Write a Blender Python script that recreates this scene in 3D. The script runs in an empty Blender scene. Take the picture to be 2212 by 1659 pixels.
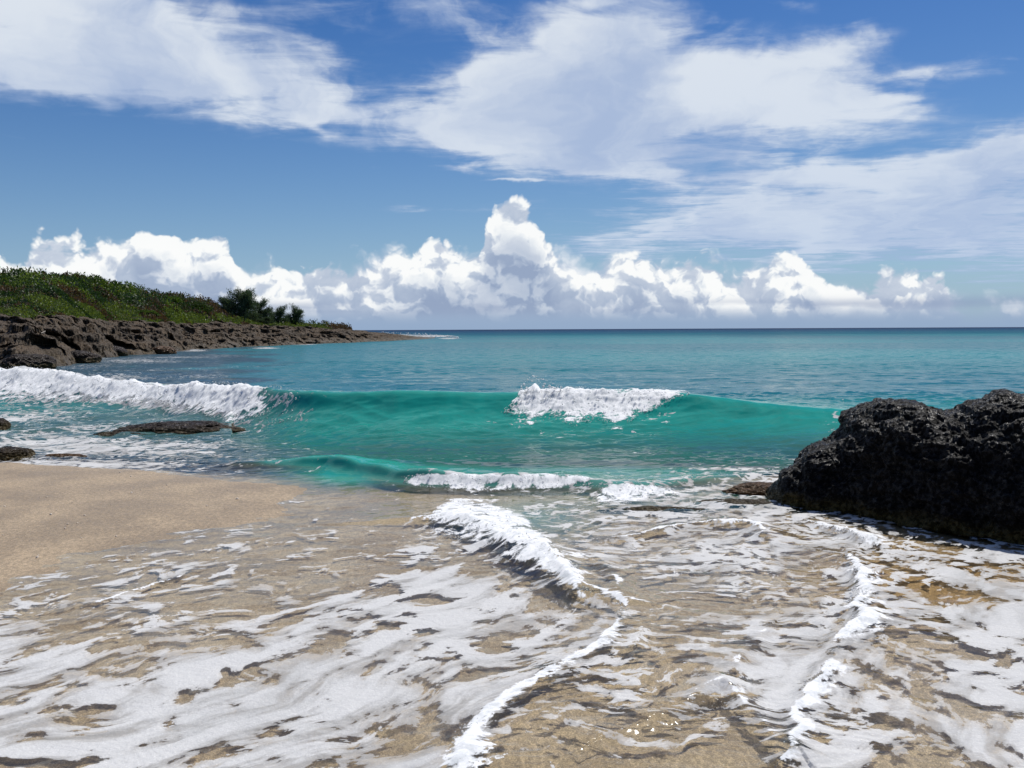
import bpy, math, random
import numpy as np
from mathutils import Vector, Matrix
random.seed(7)
rng = np.random.default_rng(11)
sc = bpy.context.scene
C = sc.collection
R = math.radians

# ------------------------------------------------------------------ camera
CAM_H = 1.6
PITCH, ROLL = R(3.36), R(0.27)
FPX, W0, H0 = 2009.0, 2212.0, 1659.0          # focal length and frame in one common unit
cd = bpy.data.cameras.new('camera')
cam = bpy.data.objects.new('camera', cd); C.objects.link(cam)
cd.sensor_width = 36.0
cd.lens = 36.0 * FPX / W0
cd.clip_start = 0.05
cd.clip_end = 60000
cam.matrix_world = (Matrix.Translation((0, 0, CAM_H)) @ Matrix.Rotation(R(90) - PITCH, 4, 'X')
                    @ Matrix.Rotation(-ROLL, 4, 'Z'))
sc.camera = cam
CM = cam.matrix_world.to_3x3()

def pdir(px, py):
    """world direction of a point of the survey photograph"""
    return CM @ Vector(((px - W0/2)/FPX, -(py - H0/2)/FPX, -1.0))

def ground(px, py, z=0.0):
    d = pdir(px, py)
    t = (z - CAM_H)/d.z
    return (d.x*t, d.y*t)

def at_dist(px, py, Y):
    d = pdir(px, py); t = Y/d.y
    return Vector((d.x*t, Y, CAM_H + d.z*t))

def azel(px, py):
    d = pdir(px, py).normalized()
    return math.atan2(d.x, d.y), math.asin(d.z)

# ------------------------------------------------------------------ sun, exposure
SUN_EL, SUN_AZ = R(56), R(38)                  # azimuth measured from +Y towards +X
sl = bpy.data.lights.new('sun', 'SUN'); sl.energy = 4.2; sl.angle = R(0.5); sl.color = (1.0, 0.955, 0.89)
so = bpy.data.objects.new('sun', sl); C.objects.link(so)
sdir = Vector((math.sin(SUN_AZ)*math.cos(SUN_EL), math.cos(SUN_AZ)*math.cos(SUN_EL), math.sin(SUN_EL)))
so.rotation_euler = sdir.to_track_quat('Z', 'Y').to_euler()
so.location = (0, 0, 50)
sc.view_settings.view_transform = 'Standard'
sc.view_settings.look = 'None'
sc.view_settings.exposure = 0.0
sc.view_settings.gamma = 1.0
sc.render.engine = 'CYCLES'
cy = sc.cycles
cy.max_bounces = 8; cy.diffuse_bounces = 3; cy.glossy_bounces = 3
cy.transmission_bounces = 4; cy.transparent_max_bounces = 12
cy.caustics_reflective = False; cy.caustics_refractive = False
cy.use_denoising = True
cy.sample_clamp_indirect = 4.0; cy.sample_clamp_direct = 5.0

# ------------------------------------------------------------------ node helper
class G:
    """tiny expression layer over a node tree"""
    def __init__(s, nt): s.nt = nt; s.L = nt.links
    def new(s, typ, **kw):
        n = s.nt.nodes.new(typ)
        for k, v in kw.items(): setattr(n, k, v)
        return n
    def put(s, inp, v):
        if v is None: return
        if isinstance(v, X): s.L.new(v.o, inp)
        elif isinstance(v, bpy.types.NodeSocket): s.L.new(v, inp)
        else:
            if isinstance(v, (tuple, list)) and len(v) == 3 and inp.type == 'RGBA': v = (*v, 1)
            inp.default_value = v
    def m(s, op, a, b=None, c=None, clamp=False):
        n = s.new('ShaderNodeMath', operation=op, use_clamp=clamp)
        s.put(n.inputs[0], a); s.put(n.inputs[1], b)
        if c is not None: s.put(n.inputs[2], c)
        return X(s, n.outputs[0])
    def vm(s, op, a, b=None, out=0):
        n = s.new('ShaderNodeVectorMath', operation=op)
        s.put(n.inputs[0], a)
        if b is not None:
            s.put(n.inputs['Scale' if op == 'SCALE' else 1], b)
        return X(s, n.outputs[out])
    def xyz(s, x, y, z=0.0):
        n = s.new('ShaderNodeCombineXYZ'); s.put(n.inputs[0], x); s.put(n.inputs[1], y); s.put(n.inputs[2], z)
        return X(s, n.outputs[0])
    def sep(s, v):
        n = s.new('ShaderNodeSeparateXYZ'); s.put(n.inputs[0], v)
        return [X(s, o) for o in n.outputs]
    def noise(s, vec, scale=1, detail=4, rough=0.5, dist=0, dim='3D', col=False, lac=2.0):
        n = s.new('ShaderNodeTexNoise', noise_dimensions=dim)
        s.put(n.inputs['Vector'], vec); s.put(n.inputs['Scale'], scale); s.put(n.inputs['Detail'], detail)
        s.put(n.inputs['Roughness'], rough); s.put(n.inputs['Distortion'], dist); s.put(n.inputs['Lacunarity'], lac)
        return X(s, n.outputs['Color' if col else 'Fac'])
    def voro(s, vec, scale=1, detail=0, rough=0.5, dim='2D', feat='F1', smooth=None, rand=1.0, out='Distance'):
        n = s.new('ShaderNodeTexVoronoi', voronoi_dimensions=dim, feature=feat)
        s.put(n.inputs['Vector'], vec); s.put(n.inputs['Scale'], scale)
        if 'Detail' in n.inputs:
            s.put(n.inputs['Detail'], detail); s.put(n.inputs['Roughness'], rough)
        if smooth is not None: s.put(n.inputs['Smoothness'], smooth)
        s.put(n.inputs['Randomness'], rand)
        return X(s, n.outputs[out])
    def mapping(s, vec, loc=(0,0,0), rot=0.0, scale=(1,1,1), typ='POINT'):
        n = s.new('ShaderNodeMapping', vector_type=typ)
        s.put(n.inputs[0], vec); n.inputs['Location'].default_value = loc
        n.inputs['Rotation'].default_value = (0, 0, rot); n.inputs['Scale'].default_value = scale
        return X(s, n.outputs[0])
    def ss(s, v, lo, hi, a=0.0, b=1.0, typ='SMOOTHSTEP'):
        n = s.new('ShaderNodeMapRange', interpolation_type=typ)
        for i, q in enumerate((v, lo, hi, a, b)): s.put(n.inputs[i], q)
        return X(s, n.outputs[0])
    def lin(s, v, lo, hi, a=0.0, b=1.0): return s.ss(v, lo, hi, a, b, 'LINEAR')
    def mix(s, f, a, b):
        n = s.new('ShaderNodeMix', data_type='RGBA')
        s.put(n.inputs[0], f); s.put(n.inputs[6], a); s.put(n.inputs[7], b)
        return X(s, n.outputs[2])
    def ramp(s, f, pts):
        n = s.new('ShaderNodeValToRGB'); e = n.color_ramp.elements
        while len(e) < len(pts): e.new(0.5)
        for q, (p, c) in zip(e, pts): q.position = p; q.color = (*c, 1)
        s.put(n.inputs[0], f)
        return X(s, n.outputs[0])
    def fcurve(s, v, pts):
        n = s.new('ShaderNodeFloatCurve'); c = n.mapping.curves[0]
        n.mapping.use_clip = False
        while len(c.points) < len(pts): c.points.new(0.5, 0.5)
        for q, (a, b) in zip(c.points, pts): q.location = (a, b); q.handle_type = 'AUTO'
        n.mapping.update(); s.put(n.inputs['Value'], v)
        return X(s, n.outputs[0])
    def attr(s, name, vec=False):
        n = s.new('ShaderNodeAttribute', attribute_name=name)
        return X(s, n.outputs['Vector' if vec else 'Fac'])

class X:
    def __init__(s, g, o): s.g, s.o = g, o
    def __add__(s, b): return s.g.m('ADD', s, b)
    __radd__ = __add__
    def __sub__(s, b): return s.g.m('SUBTRACT', s, b)
    def __rsub__(s, b): return s.g.m('SUBTRACT', b, s)
    def __mul__(s, b): return s.g.m('MULTIPLY', s, b)
    __rmul__ = __mul__
    def __truediv__(s, b): return s.g.m('DIVIDE', s, b)
    def __rtruediv__(s, b): return s.g.m('DIVIDE', b, s)
    def clamp(s): return s.g.m('ADD', s, 0.0, clamp=True)
    def max(s, b): return s.g.m('MAXIMUM', s, b)
    def min(s, b): return s.g.m('MINIMUM', s, b)
    def pow(s, b): return s.g.m('POWER', s, b)

# ------------------------------------------------------------------ world: Nishita sky with two layers of procedural cloud
wd = bpy.data.worlds.new('World'); sc.world = wd; wd.use_nodes = True
nt = wd.node_tree; nt.nodes.clear(); g = G(nt)
SKY_STR = 0.10
def build_world():
    tc = g.new('ShaderNodeTexCoord')
    D = X(g, tc.outputs['Generated'])
    dx, dy, dz = g.sep(D)
    az = g.m('ARCTAN2', dx, dy)
    el = g.m('ARCSINE', dz.max(-0.999).min(0.999))
    sky = g.new('ShaderNodeTexSky', sky_type='NISHITA')
    sky.sun_disc = False; sky.sun_elevation = SUN_EL; sky.sun_rotation = SUN_AZ
    sky.air_density = 1.0; sky.dust_density = 0.35; sky.ozone_density = 2.2; sky.altitude = 0
    skyc = X(g, sky.outputs[0])
    hs = g.new('ShaderNodeHueSaturation'); g.put(hs.inputs['Saturation'], SKY_SAT); g.put(hs.inputs['Value'], SKY_VAL); g.put(hs.inputs['Color'], skyc)
    hs.inputs['Hue'].default_value = SKY_HUE
    skyc = X(g, hs.outputs[0])
    skyc = g.vm('MULTIPLY', g.vm('SCALE', skyc, SKY_STR), (0.66, 0.78, 0.80))
    P = g.xyz(az, el, 0.0)
    # ---- high cloud: fibrous, seen in perspective on a plane overhead
    inv = 1.0 / dz.max(0.035)
    PL = g.xyz(dx*inv, dy*inv, 0.0)
    wn = g.noise(PL, 0.55, 4, 0.55, 0, '2D', col=True)
    wx, wy, _ = g.sep(wn)
    wn2 = g.noise(P, 9.0, 5, 0.6, 0, '2D', col=True)
    vx, vy, _ = g.sep(wn2)
    Pw = g.xyz(az + (wx - 0.5)*0.16 + (vx-0.5)*0.07, el + (wy - 0.5)*0.05 + (vy-0.5)*0.03, 0.0)
    cov = None
    for (x, y, rx, ry, rot, amp) in HIGH:
        a0, e0 = azel(x, y)
        q = g.mapping(Pw, (a0, e0, 0), R(rot), (rx/FPX, ry/FPX, 1), 'TEXTURE')
        d2 = g.vm('DOT_PRODUCT', q, q, out=1)
        b = g.m('EXPONENT', d2 * -1.0) * amp
        cov = b if cov is None else cov + b
    # rest of the sky gets loose cloud of its own
    away = g.ss(g.m('ABSOLUTE', az), 0.62, 0.9) .max(g.ss(el, 0.36, 0.55))
    generic = g.ss(g.noise(PL, 0.35, 3, 0.5, 0, '2D'), 0.45, 0.62) * 0.8
    cov = cov + away * generic * g.ss(el, 0.0, 0.08)
    fib = g.noise(g.mapping(PL, (3, 1, 0), R(12), (1.0, 1.6, 1)), 1.5, 7, 0.58, 0.6, '2D')
    fine = g.noise(g.mapping(PL, (0, 7, 0), R(-8), (1.0, 1.3, 1)), 5.0, 5, 0.6, 0.8, '2D')
    streak = g.noise(g.mapping(P, (0, 0, 0), R(-4), (1.0, 4.5, 1)), 14.0, 6, 0.55, 0.3, '2D')
    soft = g.noise(g.mapping(Pw, (2, 5, 0), R(-8), (1.0, 1.9, 1)), 8.0, 6, 0.52, 0.4, '2D')
    rag = (fib - 0.5)*1.35 + (fine - 0.5)*0.5 + (streak-0.5)*0.30 + (soft-0.5)*1.7
    dens = g.ss(cov + rag*g.ss(cov,0.02,0.45,0.15, 1.0), 0.12, 1.22)
    # shade inside the sheet: thick parts are greyer, thin edges white-blue
    th = g.noise(Pw, 7.0, 5, 0.55, 0.2, '2D')
    hcol = g.mix(g.ss(th*0.9 + dens*0.25 + (soft - 0.5)*0.5, 0.42, 0.86), (0.44, 0.53, 0.71), (0.80, 0.845, 0.89))
    col = g.mix(dens * 0.93, skyc, hcol)
    # ---- pale air low over the horizon
    lowair = g.m('EXPONENT', el.max(0.0) * -7.0)
    col = g.mix(lowair * 0.72, col, (0.27, 0.42, 0.72))
    # ---- cumulus bank on the horizon
    def billow(p):
        v1 = g.voro(p, 13.0, 4.0, 0.58, '2D', 'SMOOTH_F1', 0.5)
        return 1.0 - v1
    wb = g.noise(P, 24.0, 4, 0.55, 0, '2D', col=True)
    bx, by, _ = g.sep(wb)
    PB = g.xyz(az + (bx-0.5)*0.03, el*1.12 + (by-0.5)*0.03, 0.0)
    B = billow(PB)
    off = 0.012
    PB2 = g.vm('ADD', PB, (0.6*off, 0.8*off, 0))
    B2 = billow(PB2)
    off2 = 0.035
    N1 = g.noise(PB, 11.0, 3, 0.5, 0, '2D'); N2 = g.noise(g.vm('ADD', PB, (0.55*off2, 0.83*off2, 0)), 11.0, 3, 0.5, 0, '2D')
    relief = (B - B2)*2.3 + (N1 - N2)*1.8
    # silhouette: top of the bank against azimuth
    A0, A1 = -0.75, 0.75
    def bank(tops, amp, softlo, softhi):
        pts = []
        for (x, y) in tops:
            a, e = azel(x, y)
            pts.append(((a - A0)/(A1 - A0), e*4.0))
        pts = [(0.0, 0.28)] + pts + [(1.0, 0.2)]
        T = g.fcurve(((az - A0)*(1.0/(A1 - A0))).clamp(), pts) * 0.25
        H = (T - el) + (B - 0.455) * amp + (N1-0.5)*0.02
        return H, g.ss(H, softlo, softhi)
    Hb, mb = bank(BANK_BACK, 0.040, -0.004, 0.022)
    Hf, mf = bank(BANK_FRONT, 0.036, -0.001, 0.008)
    N3 = g.noise(PB, 26.0, 6, 0.62, 0, '2D')
    rl = g.ss(relief, -0.40, 0.45)
    up = g.ss(Hf, 0.0, 0.085)                         # depth below the tops
    lit = (rl*(0.52 + (1.0 - up)*0.22) + (1.0 - up)*0.58 + (N3-0.5)*0.55 - 0.06).clamp()
    cb = g.ramp(lit, [(0.0, (0.30, 0.38, 0.54)), (0.3, (0.42, 0.50, 0.64)), (0.6, (0.60, 0.66, 0.76)), (0.85, (0.82, 0.86, 0.90)), (1.0, (0.97, 0.98, 0.975))])
    base = g.ss(el, 0.004, 0.026)                      # flat grey bases low over the water
    cb = g.mix(base, (0.325, 0.425, 0.59), cb)
    cbb = g.mix(g.ss(relief, -0.5, 0.6), (0.47, 0.555, 0.70), (0.76, 0.81, 0.88))
    cbb = g.mix(base, (0.325, 0.425, 0.59), cbb)
    col = g.mix(mb * 0.93 * g.ss(el, 0.002, 0.03, 0.6, 1.0), col, cbb)
    col = g.mix(mf * 0.97 * g.ss(el, 0.002, 0.02, 0.6, 1.0), col, cb)
    # long dark base line
    bl = g.ss(g.noise(g.mapping(P, (0, 0, 0), 0, (1, 9, 1)), 6.0, 5, 0.5, 0, '2D'), 0.35, 0.65)
    line = g.m('EXPONENT', ((el - 0.0235)*(el - 0.0235)) * -26000.0) * bl
    col = g.mix(line * 0.6, col, (0.27, 0.35, 0.52))
    col = g.mix(g.ss(el, 0.001, 0.022, 0.65, 0.0), col, (0.29, 0.40, 0.575))
    # below the horizon: dim sea colour
    col = g.mix(g.ss(el, -0.02, -0.001), (0.05, 0.12, 0.16), col)
    bg = g.new('ShaderNodeBackground'); g.put(bg.inputs['Color'], g.vm('SCALE', col, 1.0/SKY_STR)); bg.inputs['Strength'].default_value = SKY_STR
    o = g.new('ShaderNodeOutputWorld'); g.L.new(bg.outputs[0], o.inputs[0])

SKY_SAT, SKY_VAL, SKY_HUE = 1.45, 0.90, 0.515
# x, y, rx, ry, rot, amount  (soft masses of the high layer)
HIGH = [
 (60,80,230,105,0,.9),(300,115,280,95,-4,.9),(540,160,250,80,-10,.85),(700,215,120,50,-14,.5),(330,25,330,35,0,.5),(60,165,190,40,-6,.5),
 (960,20,130,38,-14,.75),(760,35,120,36,10,.35),
 (1000,270,210,48,-12,.8),(1180,210,220,110,0,.9),(1280,120,120,66,-14,.7),(1420,220,280,110,-6,1.0),(1640,190,250,72,-12,.95),(1820,215,130,32,-8,.7),
 (1350,320,300,58,-6,.8),(1180,85,80,38,20,.5),(1330,40,60,50,30,.3),
 (1440,385,170,22,-4,.55),(1010,352,60,9,8,.75),(1065,385,40,4,2,.55),(820,366,40,4,-2,.4),(705,268,50,14,-16,.6),(570,420,60,5,-12,.35),
 (1760,78,90,22,6,.8),(1215,6,60,12,0,.8),(1660,8,130,12,-6,.5),(2080,130,260,26,-2,.55),(2000,118,80,16,8,.25),
 (2170,330,180,46,18,1.0),(1950,375,260,34,6,.9),(1700,378,140,20,-4,.85),(2050,440,330,60,8,.95),(1700,465,330,55,2,.75),(2100,530,340,60,0,.85),(1500,505,360,40,0,.62),
 (1300,450,200,30,0,.3),(50,320,120,8,-10,.28),(950,450,160,10,0,.3),
]
BANK_BACK = [(0,512),(200,500),(420,478),(560,535),(760,538),(900,505),(1100,480),(1300,525),(1500,545),(1700,535),(1850,562),(2000,600),(2212,640)]
BANK_FRONT = [(0,505),(40,515),(80,465),(150,492),(230,500),(275,500),(300,450),(340,462),(400,468),(445,462),(490,480),(530,545),(570,548),(650,536),(740,545),(790,562),(840,540),(900,512),(945,480),(1010,510),(1045,475),(1072,402),(1100,388),(1145,418),(1195,500),(1230,560),(1300,560),(1370,535),(1420,560),(1500,545),(1580,560),(1640,560),(1700,535),(1730,525),(1790,550),(1850,575),(1900,565),(1960,556),(2030,580),(2060,630),(2130,660),(2212,690)]
build_world()

# ================================================================== numpy noise
_perm = np.random.default_rng(3).permutation(4096).astype(np.int64)
_g2 = np.random.default_rng(4).uniform(0, 2*np.pi, 4096); _gx, _gy = np.cos(_g2), np.sin(_g2)
_v3 = np.random.default_rng(5).normal(size=(4096, 3)); _v3 /= np.linalg.norm(_v3, axis=1)[:, None]
def _h(ix, iy, iz=0, seed=0):
    a = _perm[(ix + seed*57) & 4095]; a = _perm[(a + iy) & 4095]
    return _perm[(a + iz*7 + seed) & 4095]
def fade(t): return t*t*t*(t*(t*6 - 15) + 10)
def pn2(x, y, seed=0):
    xi = np.floor(x).astype(np.int64); yi = np.floor(y).astype(np.int64)
    xf = x - xi; yf = y - yi; u = fade(xf); v = fade(yf)
    def gr(a, b):
        h = _h(xi + a, yi + b, 0, seed); return _gx[h]*(xf - a) + _gy[h]*(yf - b)
    n0 = gr(0, 0); n0 += u*(gr(1, 0) - n0); n1 = gr(0, 1); n1 += u*(gr(1, 1) - n1)
    return (n0 + v*(n1 - n0))*1.5
def pn3(x, y, z, seed=0):
    xi = np.floor(x).astype(np.int64); yi = np.floor(y).astype(np.int64); zi = np.floor(z).astype(np.int64)
    xf = x - xi; yf = y - yi; zf = z - zi; u, v, w = fade(xf), fade(yf), fade(zf)
    def gr(a, b, c):
        t = _v3[_h(xi + a, yi + b, zi + c, seed)]
        return t[..., 0]*(xf - a) + t[..., 1]*(yf - b) + t[..., 2]*(zf - c)
    def pl(c):
        n0 = gr(0, 0, c); n0 += u*(gr(1, 0, c) - n0); n1 = gr(0, 1, c); n1 += u*(gr(1, 1, c) - n1)
        return n0 + v*(n1 - n0)
    a = pl(0); return (a + w*(pl(1) - a))*1.5
def fbm2(x, y, o=4, rough=0.5, seed=0, ridged=False):
    s = 0; amp = 1; tot = 0
    for i in range(o):
        n = pn2(x*2**i + 17.3*i, y*2**i - 9.1*i, seed + i)
        if ridged: n = 1 - 2*np.abs(n)
        s = s + amp*n; tot += amp; amp *= rough
    return s/tot
def fbm3(x, y, z, o=4, rough=0.5, seed=0, ridged=False):
    s = 0; amp = 1; tot = 0
    for i in range(o):
        n = pn3(x*2**i + 17.3*i, y*2**i - 9.1*i, z*2**i + 3.7*i, seed + i)
        if ridged: n = 1 - 2*np.abs(n)
        s = s + amp*n; tot += amp; amp *= rough
    return s/tot
def sstep(x, a, b):
    t = np.clip((x - a)/(b - a), 0, 1); return t*t*(3 - 2*t)
def itp(x, pts):
    p = np.array(pts, float); return np.interp(x, p[:, 0], p[:, 1])
def smooth_itp(x, pts):
    """monotone-free smooth interpolation through points (Catmull-Rom in x)"""
    p = np.array(pts, float); xs, ys = p[:, 0], p[:, 1]
    m = np.gradient(ys, xs); x = np.clip(x, xs[0], xs[-1])
    k = np.clip(np.searchsorted(xs, x) - 1, 0, len(xs) - 2)
    h = xs[k+1] - xs[k]; t = (x - xs[k])/h
    return ((2*t**3-3*t**2+1)*ys[k] + (t**3-2*t**2+t)*h*m[k] + (-2*t**3+3*t**2)*ys[k+1] + (t**3-t**2)*h*m[k+1])

def polyline(X, Y, pts):
    """pts: (x, y, attr...) -> distance, signed side (+ = left of travel), attrs at the closest point"""
    P = np.array(pts, float); shp = X.shape
    best = np.full(shp, 1e9); side = np.zeros(shp); att = np.zeros(shp + (P.shape[1] - 2,)); par = np.zeros(shp)
    run = 0.0
    for a, b in zip(P[:-1], P[1:]):
        d = b[:2] - a[:2]; L = np.hypot(*d)
        t = np.clip(((X - a[0])*d[0] + (Y - a[1])*d[1])/(L*L), 0, 1)
        qx = X - a[0] - t*d[0]; qy = Y - a[1] - t*d[1]
        ds = np.hypot(qx, qy); m = ds < best
        best[m] = ds[m]; side[m] = np.sign(d[0]*qy - d[1]*qx)[m]; par[m] = (run + t*L)[m]
        att[m] = a[2:] + t[m][:, None]*(b[2:] - a[2:]); run += L
    return best, side, par, att
def densify(pts, n=12):
    P = np.array(pts, float); t = np.arange(len(P)); tt = np.linspace(0, len(P)-1, (len(P)-1)*n + 1)
    return np.stack([smooth_itp(tt, np.stack([t, P[:, k]], 1)) for k in range(P.shape[1])], 1)
def gpts(pts, z=0.0):
    """photograph points laid down on the ground as metres, further columns kept"""
    return [(*ground(p[0], p[1], z), *p[2:]) for p in pts]

# ground metres -> survey coordinates (inverse of ground at z=0)
CMi = np.array(CM.inverted())
def survey(X, Y, Z=0.0):
    d = np.stack([X, Y, Z - CAM_H + 0*X], -1) @ CMi.T
    return d[..., 0]/-d[..., 2]*FPX + W0/2, -d[..., 1]/-d[..., 2]*FPX + H0/2

# ================================================================== mesh helpers
def mesh_from(name, V, F, mat=None, smooth=True, attrs=None, loops=4):
    me = bpy.data.meshes.new(name)
    V = np.ascontiguousarray(V, np.float32).reshape(-1, 3); F = np.ascontiguousarray(F, np.int32).reshape(-1, loops)
    me.vertices.add(len(V)); me.vertices.foreach_set('co', V.ravel())
    me.loops.add(F.size); me.loops.foreach_set('vertex_index', F.ravel())
    me.polygons.add(len(F)); me.polygons.foreach_set('loop_start', np.arange(0, F.size, loops, dtype=np.int32))
    me.polygons.foreach_set('loop_total', np.full(len(F), loops, np.int32))
    me.polygons.foreach_set('use_smooth', np.full(len(F), smooth))
    for k, v in (attrs or {}).items():
        v = np.asarray(v, np.float32)
        if v.ndim == 1:
            a = me.attributes.new(k, 'FLOAT', 'POINT'); a.data.foreach_set('value', v)
        else:
            a = me.attributes.new(k, 'FLOAT_COLOR', 'POINT')
            v4 = np.ones((len(v), 4), np.float32); v4[:, :3] = v; a.data.foreach_set('color', v4.ravel())
    me.update(calc_edges=True); me.validate()
    if mat: me.materials.append(mat)
    return me
def grid_faces(nr, nc, wrap=False):
    i = np.arange(nr*nc).reshape(nr, nc)
    if wrap: i = np.concatenate([i, i[:, :1]], 1)
    return np.stack([i[:-1, :-1], i[:-1, 1:], i[1:, 1:], i[1:, :-1]], -1).reshape(-1, 4)
def link(name, me, parent=None, loc=None):
    o = bpy.data.objects.new(name, me); C.objects.link(o)
    if parent is not None: o.parent = parent
    if loc is not None: o.location = loc
    return o
def tag(o, label=None, cat=None, group=None, kind=None):
    if label: o['label'] = label
    if cat: o['category'] = cat
    if group: o['group'] = group
    if kind: o['kind'] = kind
    return o
def empty(name, loc, label, cat, group=None, rz=0):
    o = bpy.data.objects.new(name, None); C.objects.link(o); o.location = loc; o.rotation_euler.z = rz
    o.empty_display_size = 0.2
    return tag(o, label, cat, group)
def material(name):
    m = bpy.data.materials.new(name); m.use_nodes = True; m.node_tree.nodes.clear()
    gg = G(m.node_tree); out = gg.new('ShaderNodeOutputMaterial')
    return m, gg, out
def principled(gg, out, **kw):
    n = gg.new('ShaderNodeBsdfPrincipled')
    for k, v in kw.items(): gg.put(n.inputs[k.replace('_', ' ')], v)
    if out: gg.L.new(n.outputs[0], out.inputs[0])
    return n
def bump(gg, h, strength=0.5, dist=0.02, normal=None):
    n = gg.new('ShaderNodeBump'); gg.put(n.inputs['Height'], h); n.inputs['Strength'].default_value = strength
    n.inputs['Distance'].default_value = dist
    if normal is not None: gg.put(n.inputs['Normal'], normal)
    return X(gg, n.outputs[0])
def pos(gg):
    return X(gg, gg.new('ShaderNodeNewGeometry').outputs['Position'])

# ================================================================== shape of the shore: sand, water, waves
CREST_Y = [(-900,26),(0,21.5),(150,20.6),(300,19.2),(450,17.6),(550,16.5),(650,15.7),(850,15.1),(1100,15.0),(1480,14.8),(1850,13.9),(2212,13.3),(2900,12.5)]
CREST_P = [(-900,790),(0,797),(150,806),(300,828),(450,832),(550,838),(650,842),(900,842),(1100,845),(1300,842),(1460,846),(1600,862),(1850,885),(2212,905),(2900,925)]

# tongue of bare wet sand on the left
SAND_EDGE = gpts([(-700,985),(-200,988),(0,990),(200,996),(330,1008),(460,1030),(550,1060),(575,1080),(545,1102),(470,1122),(380,1142),(230,1178),(70,1222),(-60,1262),(-500,1400),(-900,1540)])
_se = np.array(SAND_EDGE)
def inside_poly(X, Y, P):
    r = np.zeros(X.shape, bool); n = len(P); j = n - 1
    for i in range(n):
        xi, yi = P[i][:2]; xj, yj = P[j][:2]
        c = ((yi > Y) != (yj > Y)) & (X < (xj - xi)*(Y - yi)/(yj - yi + 1e-12) + xi)
        r ^= c; j = i
    return r
def sand_z(X, Y):
    base = -0.022 - 0.006*fbm2(X*0.5, Y*0.5, 2, seed=61)
    sea = np.clip(Y - 9.2, 0, None)
    base = base - 0.115*sea*sstep(Y, 9.2, 11.5) - 0.05*np.clip(Y - 20, 0, 60)
    base = np.maximum(base, -9.0)
    near = (Y < 16) & (Y > 1) & (X < 1)
    m = np.zeros(X.shape)
    if near.any():
        xs, ys = X[near], Y[near]
        d, s, _, _ = polyline(xs, ys, SAND_EDGE)
        ins = inside_poly(xs, ys, [tuple(p) for p in SAND_EDGE] + [(-40, 1.0), (-60, 12.5)])
        sd = np.where(ins, d, -d)
        m[near] = sstep(sd + 0.35*fbm2(xs*1.1, ys*1.1, 4, 0.6, seed=71), -1.2, 0.7)
    back = sstep(-Y, 0.5, 14)
    up = np.where(Y < 0.5, (0.5 - Y)*0.06, 0)
    z = base + m*0.044*(1 + 0*X) + up + back*0.5
    # the beach carries on to the left of the picture
    z = z + 0.97*m*(0.115*sea*sstep(Y, 9.2, 11.5))
    return z + 0.05*np.clip(-X - 8, 0, 30)*sstep(-Y, -13.5, -11)

RIDGES = [  # crest lines of the swash, x, y, height, width of foam, side slope
 dict(p=[(930,1128,.05,.05),(965,1128,.06,.09),(1020,1142,.075,.11),(1090,1178,.07,.09),(1150,1215,.09,.11),(1195,1245,.07,.07),(1240,1277,.055,.045),(1290,1298,.05,.035),(1335,1308,.045,.035),(1345,1335,.045,.03),(1320,1385,.045,.028),(1290,1412,.05,.03),(1210,1455,.05,.03),(1130,1500,.045,.028),(1060,1552,.045,.028),(1012,1600,.045,.05),(990,1665,.04,.06)], far=.50, near=.16),
 dict(p=[(1830,1205,.03,.03),(1858,1250,.05,.05),(1862,1300,.045,.06),(1835,1320,.035,.035),(1868,1345,.05,.045),(1810,1385,.03,.02),(1800,1440,.03,.02),(1748,1510,.035,.035),(1718,1560,.03,.02),(1728,1600,.035,.03),(1690,1665,.04,.03)], far=.30, near=.06),
 dict(p=[(1350,1170,.03,.02),(1440,1150,.04,.02),(1520,1135,.04,.03),(1620,1140,.05,.04),(1650,1165,.04,.02)], far=.18, near=.07),
 dict(p=[(1740,1128,.02,.02),(1810,1150,.04,.05),(1870,1170,.05,.06),(1885,1178,.03,.04)], far=.18, near=.06),
 dict(p=[(1120,1180,.03,.01),(1195,1225,.03,.012),(1235,1280,.03,.012),(1250,1300,.02,.01)], far=.12, near=.05),
 dict(p=[(1290,1225,.02,.008),(1330,1270,.03,.012),(1350,1310,.025,.01),(1400,1320,.02,.008)], far=.15, near=.05),
 dict(p=[(200,1305,.01,.01),(300,1275,.012,.012),(400,1245,.012,.01)], far=.12, near=.05),
 dict(p=[(1560,1500,.03,.012),(1580,1455,.03,.012),(1630,1400,.025,.01),(1660,1360,.02,.008)], far=.15, near=.06),
 dict(p=[(1330,1600,.02,.008),(1420,1560,.03,.01),(1560,1500,.035,.015),(1600,1530,.03,.01),(1660,1590,.03,.01),(1710,1640,.03,.01)], far=.14, near=.06),
 dict(p=[(1390,1480,.02,.006),(1370,1420,.022,.008),(1400,1370,.02,.006)], far=.12, near=.05),
]
SHORE_BREAK = [(470,985,.02,0),(560,988,.06,0),(640,992,.11,0),(720,997,.17,0),(800,1012,.18,0),(870,1026,.17,.2),(940,1031,.16,.9),(1040,1034,.16,1),(1140,1034,.15,.9),(1250,1034,.13,.8),(1330,1040,.08,.6),(1400,1036,.08,.9),(1500,1024,.07,.8),(1600,1016,.06,.8),(1700,1010,.04,.7),(1800,1004,.02,.5)]

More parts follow.
